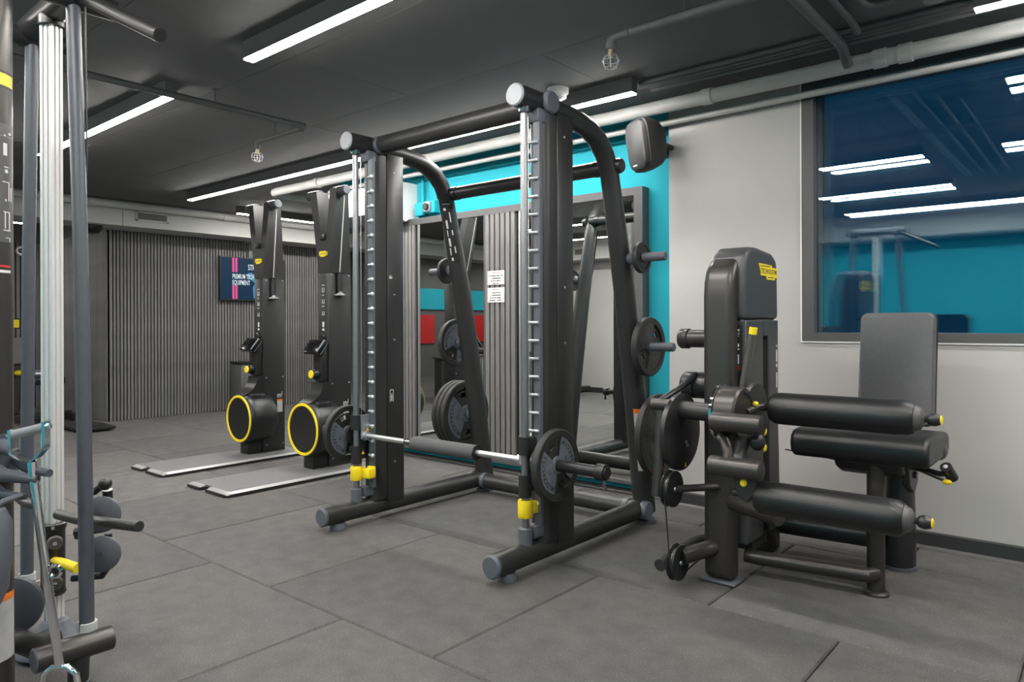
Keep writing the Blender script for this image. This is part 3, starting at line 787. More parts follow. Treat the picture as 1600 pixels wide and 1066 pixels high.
# stickers
def wrap(g, cx, cyf, r_, a0, a1, z0, z1, n=8):
    """curved sticker on a leg: angle measured from +X towards +Y"""
    vs = []; fs = []
    for i in range(n+1):
        a = math.radians(a0 + (a1-a0)*i/n)
        for z in (z0, z1): vs.append((cx + r_*math.cos(a), cyf(z) + r_*math.sin(a), z))
    for i in range(n): fs.append([2*i, 2*i+2, 2*i+3, 2*i+1])
    g.add(vs, fs)
def legy(z):
    for (y0, z0), (y1, z1) in zip(ARCH[:-1], ARCH[1:]):
        if z1 <= z <= z0: return y0 + (y1-y0)*(z0-z)/(z0-z1)
    return ARCH[-1][0]
g = G(); wrap(g, XR, legy, .0618, -75, -20, .30, .62); g.build('sticker', 'grey_label', sm)
g = G(); wrap(g, XR, legy, .0620, -75, -20, .62, .645); g.build('sticker_band', 'orange', sm)
g = G(); [wrap(g, XL, legy, .0575, -85, -20, a, b) for a, b in ((1.50, 1.69), (1.69, 1.80), (1.80, 1.865))]; g.build('guide_sticker', 'black_plastic', sm)
g = G()
for i, (a0, a1, z0, z1) in enumerate(((-78, -30, 1.858, 1.861), (-76, -60, 1.82, 1.835), (-75, -62, 1.71, 1.76), (-76, -70, 1.66, 1.70), (-75, -62, 1.60, 1.65), (-77, -70, 1.545, 1.59), (-75, -62, 1.51, 1.53), (-45, -38, 1.75, 1.81), (-45, -38, 1.67, 1.70), (-45, -38, 1.56, 1.60))):
    wrap(g, XL, legy, .0585, a0, a1, z0, z1, 3)
g.build('pictogram', 'print_white', sm)
g = G(); g.box(XL+.0552, XL+.0556, 2.660, 2.695, .66, .74); g.build('warning_sticker', 'black_plastic', sm)
g = G(); c = XL+.0560
for y0, y1, z0, z1 in ((2.664, 2.667, .665, .735), (2.688, 2.691, .665, .735), (2.664, 2.691, .732, .735), (2.674, 2.681, .670, .700), (2.671, 2.684, .690, .700), (2.675, 2.680, .703, .712)):
    g.box(c-.0003, c, y0, y1, z0, z1)
g.build('pictogram', 'print_white', sm)
g = G(); g.box(XL+.0552, XL+.0556, 2.662, 2.685, 1.372, 1.380); g.box(XL+.0552, XL+.0556, 2.664, 2.683, 1.384, 1.388); g.build('brand_sticker', 'print_white', sm)

# ------------------------------------------------------------------ barbell running in the guides
BZ, BY = .492, 2.50
bb = empty('barbell', (-2.6, BY, BZ), 'chrome guided barbell with a grey foam pad in the smith machine', 'barbell')
G().cyl((XL+.03, BY, BZ), (XR-.03, BY, BZ), .0145, n=16).build('bar', 'steel', bb)
G().cyl((-2.775, BY, BZ), (-2.335, BY, BZ), .036, n=24).build('foam_pad', 'foam_grey', bb)
for x in (-2.775, -2.335):
    G().lathe([(.0150, -.004), (.0345, -.004), (.0345, .004), (.0150, .004)], (x, BY, BZ), (1, 0, 0), 24, closed=True).build('pad_end', 'black_plastic', bb)
G().cyl((-2.85, BY, BZ), (-2.80, BY, BZ), .0152, n=16).build('knurl_ring', 'dark_chrome', bb)
for side, x in (('l', XL), ('r', XR)):
    s = 1 if side == 'r' else -1
    for z0, z1 in ((.335, .435), (.525, .605)):
        G().lathe([(.0188, z0), (.030, z0), (.030, z1), (.0188, z1)], (x, 2.47, 0), (0, 0, 1), 20, closed=True).build('carriage_sleeve', 'black_plastic', bb)
    g = G(); g.rbox(x-.022, x+.022, 2.485, 2.53, .36, .60, .008, 2); g.build('carriage', 'black_plastic', bb)
    hk = G()
    poly = [(2.475, .605), (2.53, .61), (2.535, .585), (2.52, .57), (2.545, .535), (2.545, .49), (2.50, .462), (2.478, .475)]
    hk.prism(poly, 'x', x - s*.035 - .006, x - s*.035 + .006); hk = hk.build('hook_plate', 'zinc', bb)
    g = G(); xx = x - s*.035 + .0064; g.add([(xx, 2.503, .515), (xx, 2.527, .515), (xx, 2.515, .537)], [[0, 1, 2]]); g.build('warning_mark', 'yellow', hk)
    G().lathe([(0, -.012), (.024, -.012), (.024, .012), (0, .012)], (x - s*.052, BY, BZ), (1, 0, 0), 20).build('bar_nut', 'zinc', bb)
    sl0, sl1 = x + s*.03, x + s*(.415 if side == 'r' else .33)
    G().cyl((sl0, BY, BZ), (sl1, BY, BZ), .0245, n=24).build('sleeve', 'black_satin', bb)
    G().lathe([(0, 0), (.058, 0), (.058, .014), (0, .014)], (x + s*.045, BY, BZ), (s, 0, 0), 24).build('flange', 'black_satin', bb)
    cx = sl1 - s*.03
    cl = G(); cl.lathe([(.0246, -.022), (.034, -.022), (.036, -.016), (.036, .016), (.034, .022), (.0246, .022)], (cx, BY, BZ), (1, 0, 0), 10, closed=True)
    cl = cl.build('spring_collar', 'black_plastic', bb)
    g = G(); g.cyl((cx + s*.012, BY, BZ-.034), (cx + s*.012, BY, BZ-.062), .008, n=12); g.lathe([(0, 0), (.012, 0), (.012, .012), (0, .012)], (cx + s*.012, BY, BZ-.074), (0, 0, 1), 12); g.build('collar_pin', 'dark_chrome', cl)
    g = G()
    zz = .388
    if side == 'l': g.add([(x+.0302, 2.482, zz), (x+.0302, 2.502, zz), (x+.0302, 2.492, zz+.02)], [[0, 1, 2]]); g.build('warning_mark', 'yellow', bb)
plate('bar', (XR + .148, BY, BZ), 'lettered blue grey inlay plate on the free sleeve of the barbell', None)
plate('bar', (XL - .12, BY, BZ), 'lettered plate on the barbell sleeve beside the yellow ringed flywheels', None)
def hy(z): return 3.318 + (1.30 - z)*(.13/.70)
plate('small', (XR + .125, hy(1.455), 1.455), 'smallest black plate on the top storage horn by the teal strip')
plate('medium_dark', (XR + .115, hy(.985), .985), 'medium black plate on the middle storage horn by the teal strip')
plate('large_dark', (XR + .12, hy(.505), .505), 'large black plate on the low horn behind the leg machine')
plate('small', (XL - .11, hy(1.455), 1.455), 'smallest black plate on the top horn before the mirror glass')
plate('medium', (XL - .115, hy(.985), .985), 'medium plate on the middle horn before the mirror glass')
for i, lab in enumerate(('large lettered plate of the stack of three, next to the rack leg', 'large plate in the middle of the stack of three before the mirror', 'large plate of the stack of three, farthest from the rack leg')):
    plate('large', (XL - .12 - i*.040, hy(.505), .505), lab, 'large plates stacked before the mirror')

# ================================================================== SKI TRAINERS
def make_ski():
    r = empty('ski_trainer', (0, 0, 0))
    # platform
    W = .278
    pl = [(-W, .03), (-W+.03, 0), (-.075, 0), (-.075, .045), (.005, .045), (.005, 0), (W-.04, 0), (W, .04), (W, 1.24), (-W, 1.24)]
    pf = G().prism(pl, 'z', .004, .020).build('platform', 'black_plastic', r)
    pm = [(-W+.03, .045), (-.085, .045), (-.085, .055), (.015, .055), (.015, .045), (W-.05, .045), (W-.032, .065), (W-.032, 1.235), (-W+.03, 1.235)]
    G().prism(pm, 'z', .020, .030).build('deck_mat', 'platform_mat', r)
    def trim(pts, inner):
        g = G(); n = len(pts)
        vs = [(p[0], p[1], .016) for p in pts] + [(p[0], p[1], .032) for p in inner]
        vs += [(p[0], p[1], .004) for p in inner]
        fs = []
        for i in range(n-1): fs += [[i, i+1, n+i+1, n+i], [n+i, n+i+1, 2*n+i+1, 2*n+i], [i, 2*n+i, 2*n+i+1, i+1]]
        fs += [[0, n, 2*n], [n-1, 3*n-1, 2*n-1]]
        g.add(vs, fs); g.build('edge_trim', 'trim_alu', r, sharp=20)
    trim([(W, 1.235), (W, .05)], [(W-.034, 1.235), (W-.034, .055)])
    trim([(-W, .05), (-W, 1.235)], [(-W+.034, .055), (-W+.034, 1.235)])
    trim([(.006, 0), (W-.055, 0)], [(.006, .044), (W-.062, .044)])
    trim([(W-.055, 0), (W-.012, .012), (W, .05)], [(W-.062, .044), (W-.042, .046), (W-.034, .055)])
    trim([(-W+.02, .0), (-.076, 0)], [(-W+.03, .044), (-.076, .044)])
    # column
    c = G().rbox(-.066, .066, .935, 1.14, .03, 1.50, .006, 2).build('column', 'anthracite', r)
    for y in (.965, 1.12):
        for z in (.09, .66, 1.485): G().lathe([(.007, 0), (.005, .004), (0, .004)], (.066, y, z), (1, 0, 0), 8).build('screw', 'steel', c)
    back = lambda p: 1.14 - max(0, p[1]-1.5)/.63*.10
    for s in (1, -1):
        poly = [(0, 1.502), (.066, 1.502), (.072, 1.56), (.165, 2.10), (.155, 2.135), (.088, 2.135), (.036, 1.80), (.026, 1.775), (0, 1.775)]
        G().prism([(s*a, b) for a, b in poly], 'y', .935, back).build('arm', 'anthracite', r)
        G().cyl((s*.095, .975, 2.115), (s*.235, .975, 2.115), .036, n=24).build('rope_roller', 'hood_grey', r)
        G().lathe([(0, .008), (.030, .007), (.034, 0)], (s*.235, .975, 2.115), (s, 0, 0), 24).build('roller_cap', 'blue_grey', r)
        G().cyl((s*.20, .985, 2.09), (s*.088, 1.02, 1.505), .004, n=8).build('rope', 'cord', r)
        h = G(); h.cyl((s*.088, 1.02, 1.50), (s*.088, 1.02, 1.36), .021, n=12); h.rbox(s*.084-.03, s*.084+.03, .995, 1.045, 1.498, 1.508, .003, 2); h = h.build('handle', 'black_plastic', r)
        G().lathe([(.010, .04), (.014, .022), (.046, .004), (.046, 0), (0, 0)], (s*.094, 1.02, 1.33), (0, 0, 1), 20).build('bell', 'zinc', h)
    G().rbox(-.03, .03, .915, .937, 1.755, 1.80, .006, 2).build('fork_stop', 'black_satin', r)
    # logo plaque
    lg = G().prism([(-.055, 1.655), (-.045, 1.668), (.03, 1.670), (.035, 1.662), (.06, 1.660), (.055, 1.636), (.028, 1.634), (.024, 1.626), (-.03, 1.626), (-.034, 1.636), (-.05, 1.637)], 'y', .931, .935).build('logo', 'yellow', r)
    g = G(); text(g, 'TECHNOGYM', (.002, .9305, 1.648), (1,0,0), (0,0,1), .020); g.build('lettering', 'ink', lg)
    lg = G().prism([(-.055, 1.655), (-.045, 1.668), (.03, 1.670), (.035, 1.662), (.06, 1.660), (.055, 1.636), (.028, 1.634), (.024, 1.626), (-.03, 1.626), (-.034, 1.636), (-.05, 1.637)], 'y', 1.10, 1.123).build('logo', 'yellow', r)
    g = G()
    for i, (z0, z1) in enumerate(((1.18, 1.21), (1.245, 1.252), (1.27, 1.30), (1.33, 1.336), (1.355, 1.39), (1.405, 1.415))):
        g.box(-.018, -.012, .9335, .9346, z0, z1); g.box(.004, .010, .9335, .9346, z0, z1); g.box(-.018, .010, .9335, .9346, z0, z0+.005)
    g.build('side_print', 'print_white', r)
    g = G(); g.box(-.014, .008, .9335, .9346, 1.09, 1.13); g.box(-.016, .010, .9335, .9346, 1.062, 1.078); g.build('guide_sticker', 'print_white', r)
    kn = G().lathe([(0, .03), (.026, .028), (.032, .018), (.030, 0)], (0, .935, 1.01), (0, -1, 0), 20).build('dial', 'black_plastic', r)
    # console
    Rt = Matrix.Rotation(math.radians(-38), 3, 'X')
    cs = G().rbox(-.095, .095, .835, .875, .87, .99, .008, 2, rot=Rt, piv=(0, .87, .93)).build('console', 'screen_black', r)
    G().rbox(.085, .094, .832, .876, .873, .987, .003, 1, rot=Rt, piv=(0, .87, .93)).build('console_edge', 'light_plastic', cs)
    G().rbox(-.055, .055, .880, .937, .68, .99, .01, 2).build('console_post', 'black_plastic', r)
    k = G().lathe([(.034, 0), (.034, .05), (.028, .06), (0, .06)], (0, .885, .735), (0, -1, 0), 20).build('knob', 'black_plastic', r)
    G().lathe([(.031, .0605), (.031, .066), (.026, .07), (0, .07)], (0, .885, .735), (0, -1, 0), 20).build('knob_face', 'yellow', k)
    g = G(); g.box(-.030, .030, .877, .880, .628, .648); g.build('warning_band', 'orange', r)
    g = G(); g.box(-.030, .030, .877, .880, .610, .628); g.build('warning_sticker', 'grey_label', r)
    # neck sweeping down to the flywheel
    neck = [(.935, .68), (.878, .675), (.868, .62), (.842, .575), (.80, .545), (.757, .525), (.755, .47), (.80, .45), (.935, .44)]
    G().prism(neck, 'x', -.072, .072).build('neck', 'black_satin', r)
    # flywheel housing, axis Y
    fc = (0, 0, .330)
    G().lathe([(0, .750), (.196, .750), (.204, .760), (.206, .80), (.204, .93), (.190, .99), (.15, 1.02), (0, 1.02)], fc, (0, 1, 0), 48).build('flywheel_housing', 'black_satin', r)
    G().lathe([(.176, .744), (.192, .744), (.195, .750), (.173, .750)], fc, (0, 1, 0), 48, closed=True).build('flywheel_ring', 'yellow', r)
    G().lathe([(0, .746), (.170, .748), (.173, .752)], fc, (0, 1, 0), 48).build('flywheel_cover', 'leather', r)
    G().rbox(-.03, .12, .80, .93, .485, .535, .012, 2).build('air_hood', 'black_satin', r)
    G().rbox(-.07, .05, .80, 1.0, .030, .14, .008, 2).build('pedestal', 'black_plastic', r)
    g = G(); g.box(.0662, .0668, 1.065, 1.115, .36, .455); g.build('side_sticker', 'grey_label', r)
    g = G(); g.box(.0662, .0668, 1.065, 1.115, .455, .470); g.build('side_sticker_band', 'orange', r)
    g = G()
    for y0, y1, z0, z1 in ((1.066, 1.072, .485, .515), (1.078, 1.082, .485, .515), (1.082, 1.090, .507, .515), (1.090, 1.094, .485, .515), (1.100, 1.104, .485, .515), (1.108, 1.112, .500, .535)): g.box(.0662, .0668, y0, y1, z0, z1)
    g.build('pictogram', 'print_white', r)
    return r
ski = make_ski(); ski.location = (-5.54, 2.30, 0)
tag(ski, 'black ski trainer with yellow flywheel ring, next to the television', 'ski trainer', 'ski trainers')
dup(ski, (-4.60, 2.29, 0), 'black ski trainer with yellow flywheel ring, next to the smith machine')

# ================================================================== LEG CURL MACHINE
def bev(o, w=.012, seg=3):
    m = o.modifiers.new('bevel', 'BEVEL'); m.width = w; m.segments = seg; m.limit_method = 'ANGLE'; m.angle_limit = math.radians(40)
    for p in o.data.polygons: p.use_smooth = True
    return o
lm = empty('leg_curl_machine', (-1.0, 3.2, 0), 'black seated leg machine with padded rollers before the window wall', 'gym machine')
# weight stack tower
outer = [(2.888, .012), (2.888, 1.22), (2.895, 1.29), (2.915, 1.345), (2.955, 1.385), (3.01, 1.405), (3.28, 1.405), (3.335, 1.385), (3.365, 1.34), (3.385, 1.25), (3.46, .50), (3.47, .012)]
inner = [(3.37, .012), (3.36, .50), (3.31, 1.20), (3.27, 1.285), (3.20, 1.315), (3.06, 1.315), (3.00, 1.29), (2.972, 1.22), (2.968, .012)]
bev(G().prism(outer + inner, 'x', -1.362, -1.226).build('tower_hoop', 'taupe_metal', lm, sharp=30), .030, 4)
g = G().prism([(-1.375, 2.875), (-1.213, 2.875), (-1.213, 2.985), (-1.375, 2.985)], 'z', 0, .014).build('tower_foot', 'blue_grey', lm); bev(g, .02, 3)
SX = -1.196
hood = [(2.955, 1.125), (3.352, 1.125), (3.345, 1.36), (3.33, 1.405), (3.28, 1.43), (3.10, 1.445), (3.02, 1.44), (2.975, 1.415), (2.958, 1.37)]
bev(G().prism(hood, 'x', -1.350, SX).build('tower_hood', 'hood_grey', lm, sharp=30), .022, 4)
g = G(); g.box(-1.33, SX, 2.968, 3.162, .16, 1.122); g.box(-1.33, SX, 3.228, 3.347, .16, 1.122); g.box(-1.33, SX, 3.162, 3.228, 1.05, 1.122)
sh = g.build('weight_shield', 'hood_grey', lm); bev(sh, .006, 2)
G().box(-1.32, SX-.03, 3.10, 3.28, .10, 1.10).build('weight_stack', 'ink', lm)
for z in (.62, .545):
    G().ell((SX-.012, 3.195, z), (.012, .022, .022), 12).build('selector_pin', 'yellow', lm)
G().box(-1.30, -1.215, 2.958, 2.968, .70, 1.10).build('guide_panel', 'black_plastic', lm)
g = G()
for x0, x1, z0, z1 in ((-1.245, -1.222, 1.075, 1.083), (-1.243, -1.225, 1.052, 1.056), (-1.245, -1.222, 1.062, 1.066), (-1.240, -1.224, 1.008, 1.022), (-1.248, -1.222, .995, 1.001), (-1.247, -1.238, .90, .975), (-1.233, -1.224, .935, .975), (-1.247, -1.240, .80, .83), (-1.236, -1.228, .76, .79)):
    g.box(x0, x1, 2.9572, 2.9578, z0, z1)
g.build('guide_print', 'print_white', lm)
g = G(); g.box(-1.234, -1.223, 2.9570, 2.9576, .905, .930); g.build('guide_mark', 'red', lm)
g = G()
for z0, z1 in ((1.0, 1.008), (.93, .985), (.905, .92), (.81, .88), (.755, .762)): g.box(SX, SX+.0005, 3.318, 3.330, z0, z1)
g.build('scale_print', 'print_white', lm)
# logo plaque on the hood
c = lambda y, z: (y, z)
lg = G().prism([(3.105, 1.375), (3.262, 1.372), (3.262, 1.362), (3.328, 1.362), (3.325, 1.318), (3.300, 1.318), (3.297, 1.306), (3.20, 1.306), (3.195, 1.322), (3.130, 1.322), (3.128, 1.340)], 'x', SX, SX+.003).build('logo', 'yellow', lm)
g = G(); text(g, 'TECHNOGYM', (SX+.0035, 3.222, 1.343), (0, 1, 0), (0, 0, 1), .033, squash=.92); g.box(SX+.003, SX+.0035, 3.12, 3.24, 1.363, 1.367); g.box(SX+.003, SX+.0035, 3.21, 3.28, 1.314, 1.318); g.build('lettering', 'ink', lg)
# knobs on the outer side of the tower
G().lathe([(.040, 0), (.040, .10), (.046, .105), (.046, .14), (.040, .148), (0, .148)], (-1.37, 3.00, 1.04), (-1, 0, 0), 24).build('side_knob', 'taupe_metal', lm)
G().lathe([(.058, 0), (.060, .01), (.060, .06), (.054, .065), (.060, .07), (.060, .12), (.052, .13), (0, .13)], (-1.37, 3.00, .83), (-1, 0, 0), 24).build('hub_cover', 'black_satin', lm)
G().lathe([(.07, 0), (.07, .02), (0, .02)], (-1.36, 3.05, 1.22), (-1, 0, 0), 24).build('top_pulley', 'black_plastic', lm)
# cam and axle
cam_ = G().lathe([(0, -.016), (.155, -.016), (.165, -.010), (.165, .010), (.155, .016), (0, .016)], (-1.42, 2.80, .645), (1, 0, 0), 40).build('cam_disc', 'black_satin', lm)
for y, z in ((2.80, .745), (2.82, .60), (2.83, .585)): G().lathe([(0, .005), (.008, .004), (.008, 0)], (-1.404, y, z), (1, 0, 0), 10).build('bolt', 'steel', cam_)
g = G(); g.add([(-1.4035, 2.805, .495), (-1.4035, 2.825, .495), (-1.4035, 2.815, .515)], [[0, 1, 2]]); g.build('warning_mark', 'yellow', cam_)
G().cyl((-1.41, 2.785, .742), (-1.10, 2.745, .742), .038, n=24).build('axle', 'anthracite', lm)
G().cyl((-1.24, 2.80, .70), (-1.24, 2.90, .70), .05, n=20).build('axle_mount', 'anthracite', lm)
# counterweight arm
G().cyl((-1.505, 2.715, .765), (-1.42, 2.715, .765), .026, n=20).build('counter_pivot', 'taupe_metal', lm)
G().tube([(-1.465, 2.725, .76), (-1.463, 2.70, .57), (-1.462, 2.672, .385)], .023, 16).build('counter_arm', 'taupe_metal', lm)
G().tube([(-1.48, 2.72, .775), (-1.44, 2.85, .83), (-1.43, 2.97, .88)], .014, 10).build('link_arm', 'black_satin', lm)
# cable pulleys
for (y, z) in ((2.70, .42), (2.75, .100)):
    p = G().lathe([(.0, -.017), (.074, -.017), (.076, -.012), (.062, -.004), (.062, .004), (.076, .012), (.074, .017), (0, .017)], (-1.41, y, z), (1, 0, 0), 32).build('cable_pulley', 'black_satin', lm)
    G().lathe([(0, .006), (.009, .005), (.011, 0)], (-1.393, y, z), (1, 0, 0), 12).build('bolt', 'steel', p)
G().tube([(-1.41, 2.636, .42), (-1.41, 2.683, .115)], .0035, 8).build('cable', 'ink', lm)
G().tube([(-1.41, 2.78, .035), (-1.39, 2.93, .075)], .0035, 8).build('cable', 'ink', lm)
G().cyl((-1.40, 2.70, .42), (-1.29, 2.90, .41), .016, n=16).build('pulley_arm', 'taupe_metal', lm)
G().cyl((-1.40, 2.77, .12), (-1.30, 2.93, .15), .034, n=18).build('pulley_arm', 'taupe_metal', lm)
G().tube([(-1.455, 2.68, .095), (-1.455, 2.80, .105), (-1.42, 2.95, .14), (-1.36, 3.05, .15)], .026, 16).build('stabilizer', 'anthracite', lm)
# roller arm head
G().lathe([(0, -.055), (.098, -.055), (.106, -.045), (.106, .030), (.098, .038), (0, .038)], (-1.135, 2.70, .755), (1, 0, 0), 40).build('arm_drum', 'taupe_metal', lm)
G().lathe([(.100, -.062), (.112, -.060), (.112, -.050), (.100, -.048)], (-1.135, 2.70, .755), (1, 0, 0), 40, closed=True).build('drum_ring', 'chrome', lm)
G().lathe([(0, 0), (.125, 0), (.128, .008), (.120, .018), (0, .020)], (-1.115, 2.83, .745), (1, 0, 0), 40).build('rear_disc', 'anthracite', lm)
for i in range(5):
    a = math.radians(18 + i*17)
    G().cyl((-1.090, 2.70 + .085*math.cos(a), .755 + .085*math.sin(a)), (-1.094, 2.70 + .085*math.cos(a), .755 + .085*math.sin(a)), .008, n=10).build('adjust_hole', 'ink', lm)
G().cyl((-1.175, 2.585, .735), (-.985, 2.585, .735), .036, n=24).build('arm_sleeve', 'taupe_metal', lm)
G().lathe([(0, .006), (.028, .004), (.034, 0)], (-.985, 2.585, .735), (1, 0, 0), 24).build('arm_sleeve_cap', 'anthracite', lm)
G().tube([(-1.09, 2.66, .66), (-1.09, 2.62, .60), (-1.09, 2.60, .565)], .03, 14).build('arm_link', 'anthracite', lm)
G().tube([(-1.16, 2.625, .665), (-1.14, 2.61, .66), (-1.12, 2.60, .62), (-1.12, 2.59, .58)], .022, 14).build('arm_knuckle', 'taupe_metal', lm)
G().ell((-1.03, 2.66, .66), (.03, .03, .035), 14).build('knob', 'black_satin', lm)
G().cyl((-1.185, 2.59, .565), (-.99, 2.59, .565), .038, n=24).build('arm_sleeve', 'taupe_metal', lm)
G().lathe([(0, .006), (.030, .004), (.036, 0)], (-.99, 2.59, .565), (1, 0, 0), 24).build('arm_sleeve_cap', 'anthracite', lm)
bev(G().prism([(-1.105, .545), (-1.01, .545), (-1.02, .47), (-1.05, .435), (-1.085, .45), (-1.10, .50)], 'y', 2.605, 2.635).build('arm_plate', 'anthracite', lm), .006, 2)
G().ell((-1.062, 2.602, .510), (.014, .006, .016), 12).build('button', 'yellow', lm)
G().tube([(-1.115, 2.63, .465), (-1.08, 2.64, .460), (-1.03, 2.65, .456)], .016, 12).build('roller_axle', 'taupe_metal', lm)
G().tube([(-1.10, 2.72, .76), (-1.085, 2.80, .775), (-1.045, 2.85, .772)], .016, 12).build('roller_axle', 'taupe_metal', lm)
G().ell((-1.080, 2.770, .790), (.013, .010, .011), 12).build('button', 'yellow', lm)
G().cyl((-1.23, 2.90, .355), (-1.0, 2.80, .35), .036, n=20).build('cross_stub', 'taupe_metal', lm)
# lever with yellow tip
G().tube([(-1.150, 2.815, .845), (-1.128, 2.812, .96), (-1.106, 2.81, 1.075)], .0155, 14).build('lever', 'lever_metal', lm)
G().cyl((-1.1075, 2.81, 1.065), (-1.1025, 2.81, 1.092), .0162, n=16).build('lever_tip', 'yellow', lm)
# padded rollers
for (x0, x1, y, z, r_) in ((-1.05, -.535, 2.85, .770, .063), (-1.035, -.530, 2.655, .455, .062)):
    rl = G().lathe([(r_*.45, .0), (r_*.80, .004), (r_*.97, .022), (r_, .05), (r_, x1-x0-.05), (r_*.97, x1-x0-.02), (r_*.82, x1-x0-.002), (r_*.6, x1-x0)], (x0, y, z), (1, 0, 0), 36).build('roller_pad', 'leather', lm)
    G().lathe([(r_*.74, 0), (r_*.74, .006), (r_*.62, .022), (r_*.30, .034), (0, .034)], (x1-.006, y, z), (1, 0, 0), 28).build('roller_cone', 'frame_grey', rl)
    kb = G().lathe([(.011, 0), (.011, .012), (.019, .018), (.023, .030), (.023, .040), (.017, .055), (0, .055)], (x1+.022, y, z), (1, 0, 0), 20).build('roller_knob', 'black_satin', rl)
    G().lathe([(.0165, 0), (.0165, .004), (.012, .006), (0, .006)], (x1+.076, y, z), (1, 0, 0), 20).build('knob_face', 'yellow', rl)
# seat
def cushion(name, m, w, d, t, rc, M4, parent):
    """rounded cushion: outline w x d with corner radius rc, thickness t, transformed by M4"""
    g = G(); n = 8; out = []
    for cx, cy, a0 in ((w/2-rc, d/2-rc, 0), (-w/2+rc, d/2-rc, 90), (-w/2+rc, -d/2+rc, 180), (w/2-rc, -d/2+rc, 270)):
        for i in range(n+1):
            a = math.radians(a0 + 90*i/n); out.append((cx + rc*math.cos(a), cy + rc*math.sin(a)))
    k = len(out); vs = []; fs = []
    lay = [(-t/2, .96), (-t/2+.006, 1.0), (t/2-.018, 1.0), (t/2-.006, .975), (t/2, .92)]
    for z, s in lay: vs += [M4 @ Vector((p[0]*(1-(1-s)*.5), p[1]*(1-(1-s)*.5), z)) for p in out]
    for i in range(len(lay)-1):
        for j in range(k): fs.append([i*k+j, i*k+(j+1)%k, (i+1)*k+(j+1)%k, (i+1)*k+j])
    fs += [list(range(k))[::-1], [(len(lay)-1)*k+j for j in range(k)]]
    g.add(vs, fs); return g.build(name, m, parent)
seatp = [(3.075, .600), (3.085, .565), (3.11, .545), (3.50, .545), (3.53, .57), (3.53, .63), (3.50, .645), (3.18, .660), (3.11, .655), (3.085, .635)]
bev(G().prism(seatp, 'x', -1.055, -.535).build('seat', 'leather', lm, sharp=50), .018, 3)
pan = [(3.14, .546), (3.17, .505), (3.24, .475), (3.44, .475), (3.50, .51), (3.50, .546)]
bev(G().prism(pan, 'x', -.90, -.64).build('seat_pan', 'black_satin', lm, sharp=50), .02, 3)
tl = Matrix.Translation((-.742, 3.545, .905)) @ Matrix.Rotation(math.radians(-8), 4, 'X') @ Matrix.Rotation(math.radians(90), 4, 'X')
cushion('backrest', 'leather_grey', .300, .50, .055, .032, tl, lm)
tl2 = Matrix.Translation((-.742, 3.580, .905)) @ Matrix.Rotation(math.radians(-8), 4, 'X') @ Matrix.Rotation(math.radians(90), 4, 'X')
cushion('backrest_shell', 'black_satin', .306, .505, .022, .034, tl2, lm)
G().tube([(-.742, 3.60, .85), (-.742, 3.585, .66), (-.742, 3.58, .50)], .035, 16).build('backrest_post', 'black_satin', lm)
# legs and frame
G().cyl((-.744, 3.186, 0), (-.744, 3.186, .55), .034, n=24).build('front_post', 'taupe_metal', lm)
G().lathe([(.050, 0), (.050, .008), (.042, .016), (.034, .018)], (-.744, 3.186, 0), (0, 0, 1), 28).build('post_foot', 'taupe_metal', lm)
G().tube([(-1.24, 3.055, .088), (-.755, 3.13, .088), (-.744, 3.165, .088)], .030, 18).build('front_tube', 'taupe_metal', lm)
rc_ = G(); n = 28
rings = []
for z, s in ((.012, 1.0), (.20, 1.0), (.38, .92), (.50, .74)):
    rings.append([(-.745 + .066*s*math.cos(2*PI*i/n), 3.61 + .080*s*math.sin(2*PI*i/n), z) for i in range(n)])
rc_.add([p for q in rings for p in q], [[i*n+j, i*n+(j+1)%n, (i+1)*n+(j+1)%n, (i+1)*n+j] for i in range(3) for j in range(n)] + [list(range(n))[::-1], [3*n+j for j in range(n)]])
rc_.build('rear_column', 'black_satin', lm)
G().prism([(-.745 + .074*math.cos(2*PI*i/n), 3.61 + .088*math.sin(2*PI*i/n)) for i in range(n)], 'z', 0, .014).build('column_foot', 'blue_grey', lm)
G().tube([(-1.30, 3.46, .15), (-.80, 3.58, .13)], .055, 20).build('rear_tube', 'black_satin', lm)
bev(G().prism([(3.20, .56), (3.42, .56), (3.40, .44), (3.34, .40), (3.25, .44)], 'x', -.66, -.63).build('seat_bracket', 'anthracite', lm), .006, 2)
G().lathe([(0, .012), (.012, .010), (.016, 0)], (-.63, 3.32, .48), (1, 0, 0), 14).build('bracket_bolt', 'black_satin', lm)
G().tube([(-.66, 3.36, .50), (-.60, 3.34, .505), (-.535, 3.30, .50), (-.50, 3.30, .505)], .011, 12).build('handle_bar', 'anthracite', lm)
hg = G().tube([(-.495, 3.33, .485), (-.51, 3.275, .535)], .022, 16).build('handle_grip', 'black_plastic', lm)
G().lathe([(0, .002), (.009, 0)], (-.5105, 3.273, .537), (-.2, -.7, .63), 12).build('grip_plug', 'print_white', hg)
G().ell((-.555, 3.42, .57), (.03, .06, .035), 14).build('side_grip', 'black_satin', lm)
G().cyl((-.66, 3.30, .525), (-.515, 3.28, .478), .006, n=10).build('release_lever', 'ink', lm)
G().ell((-.507, 3.28, .474), (.018, .012, .011), 14).build('release_knob', 'yellow', lm)
G().tube([(-1.17, 3.36, .52), (-.98, 3.37, .50), (-.90, 3.37, .49)], .003, 6).build('adjust_cable', 'ink', lm)

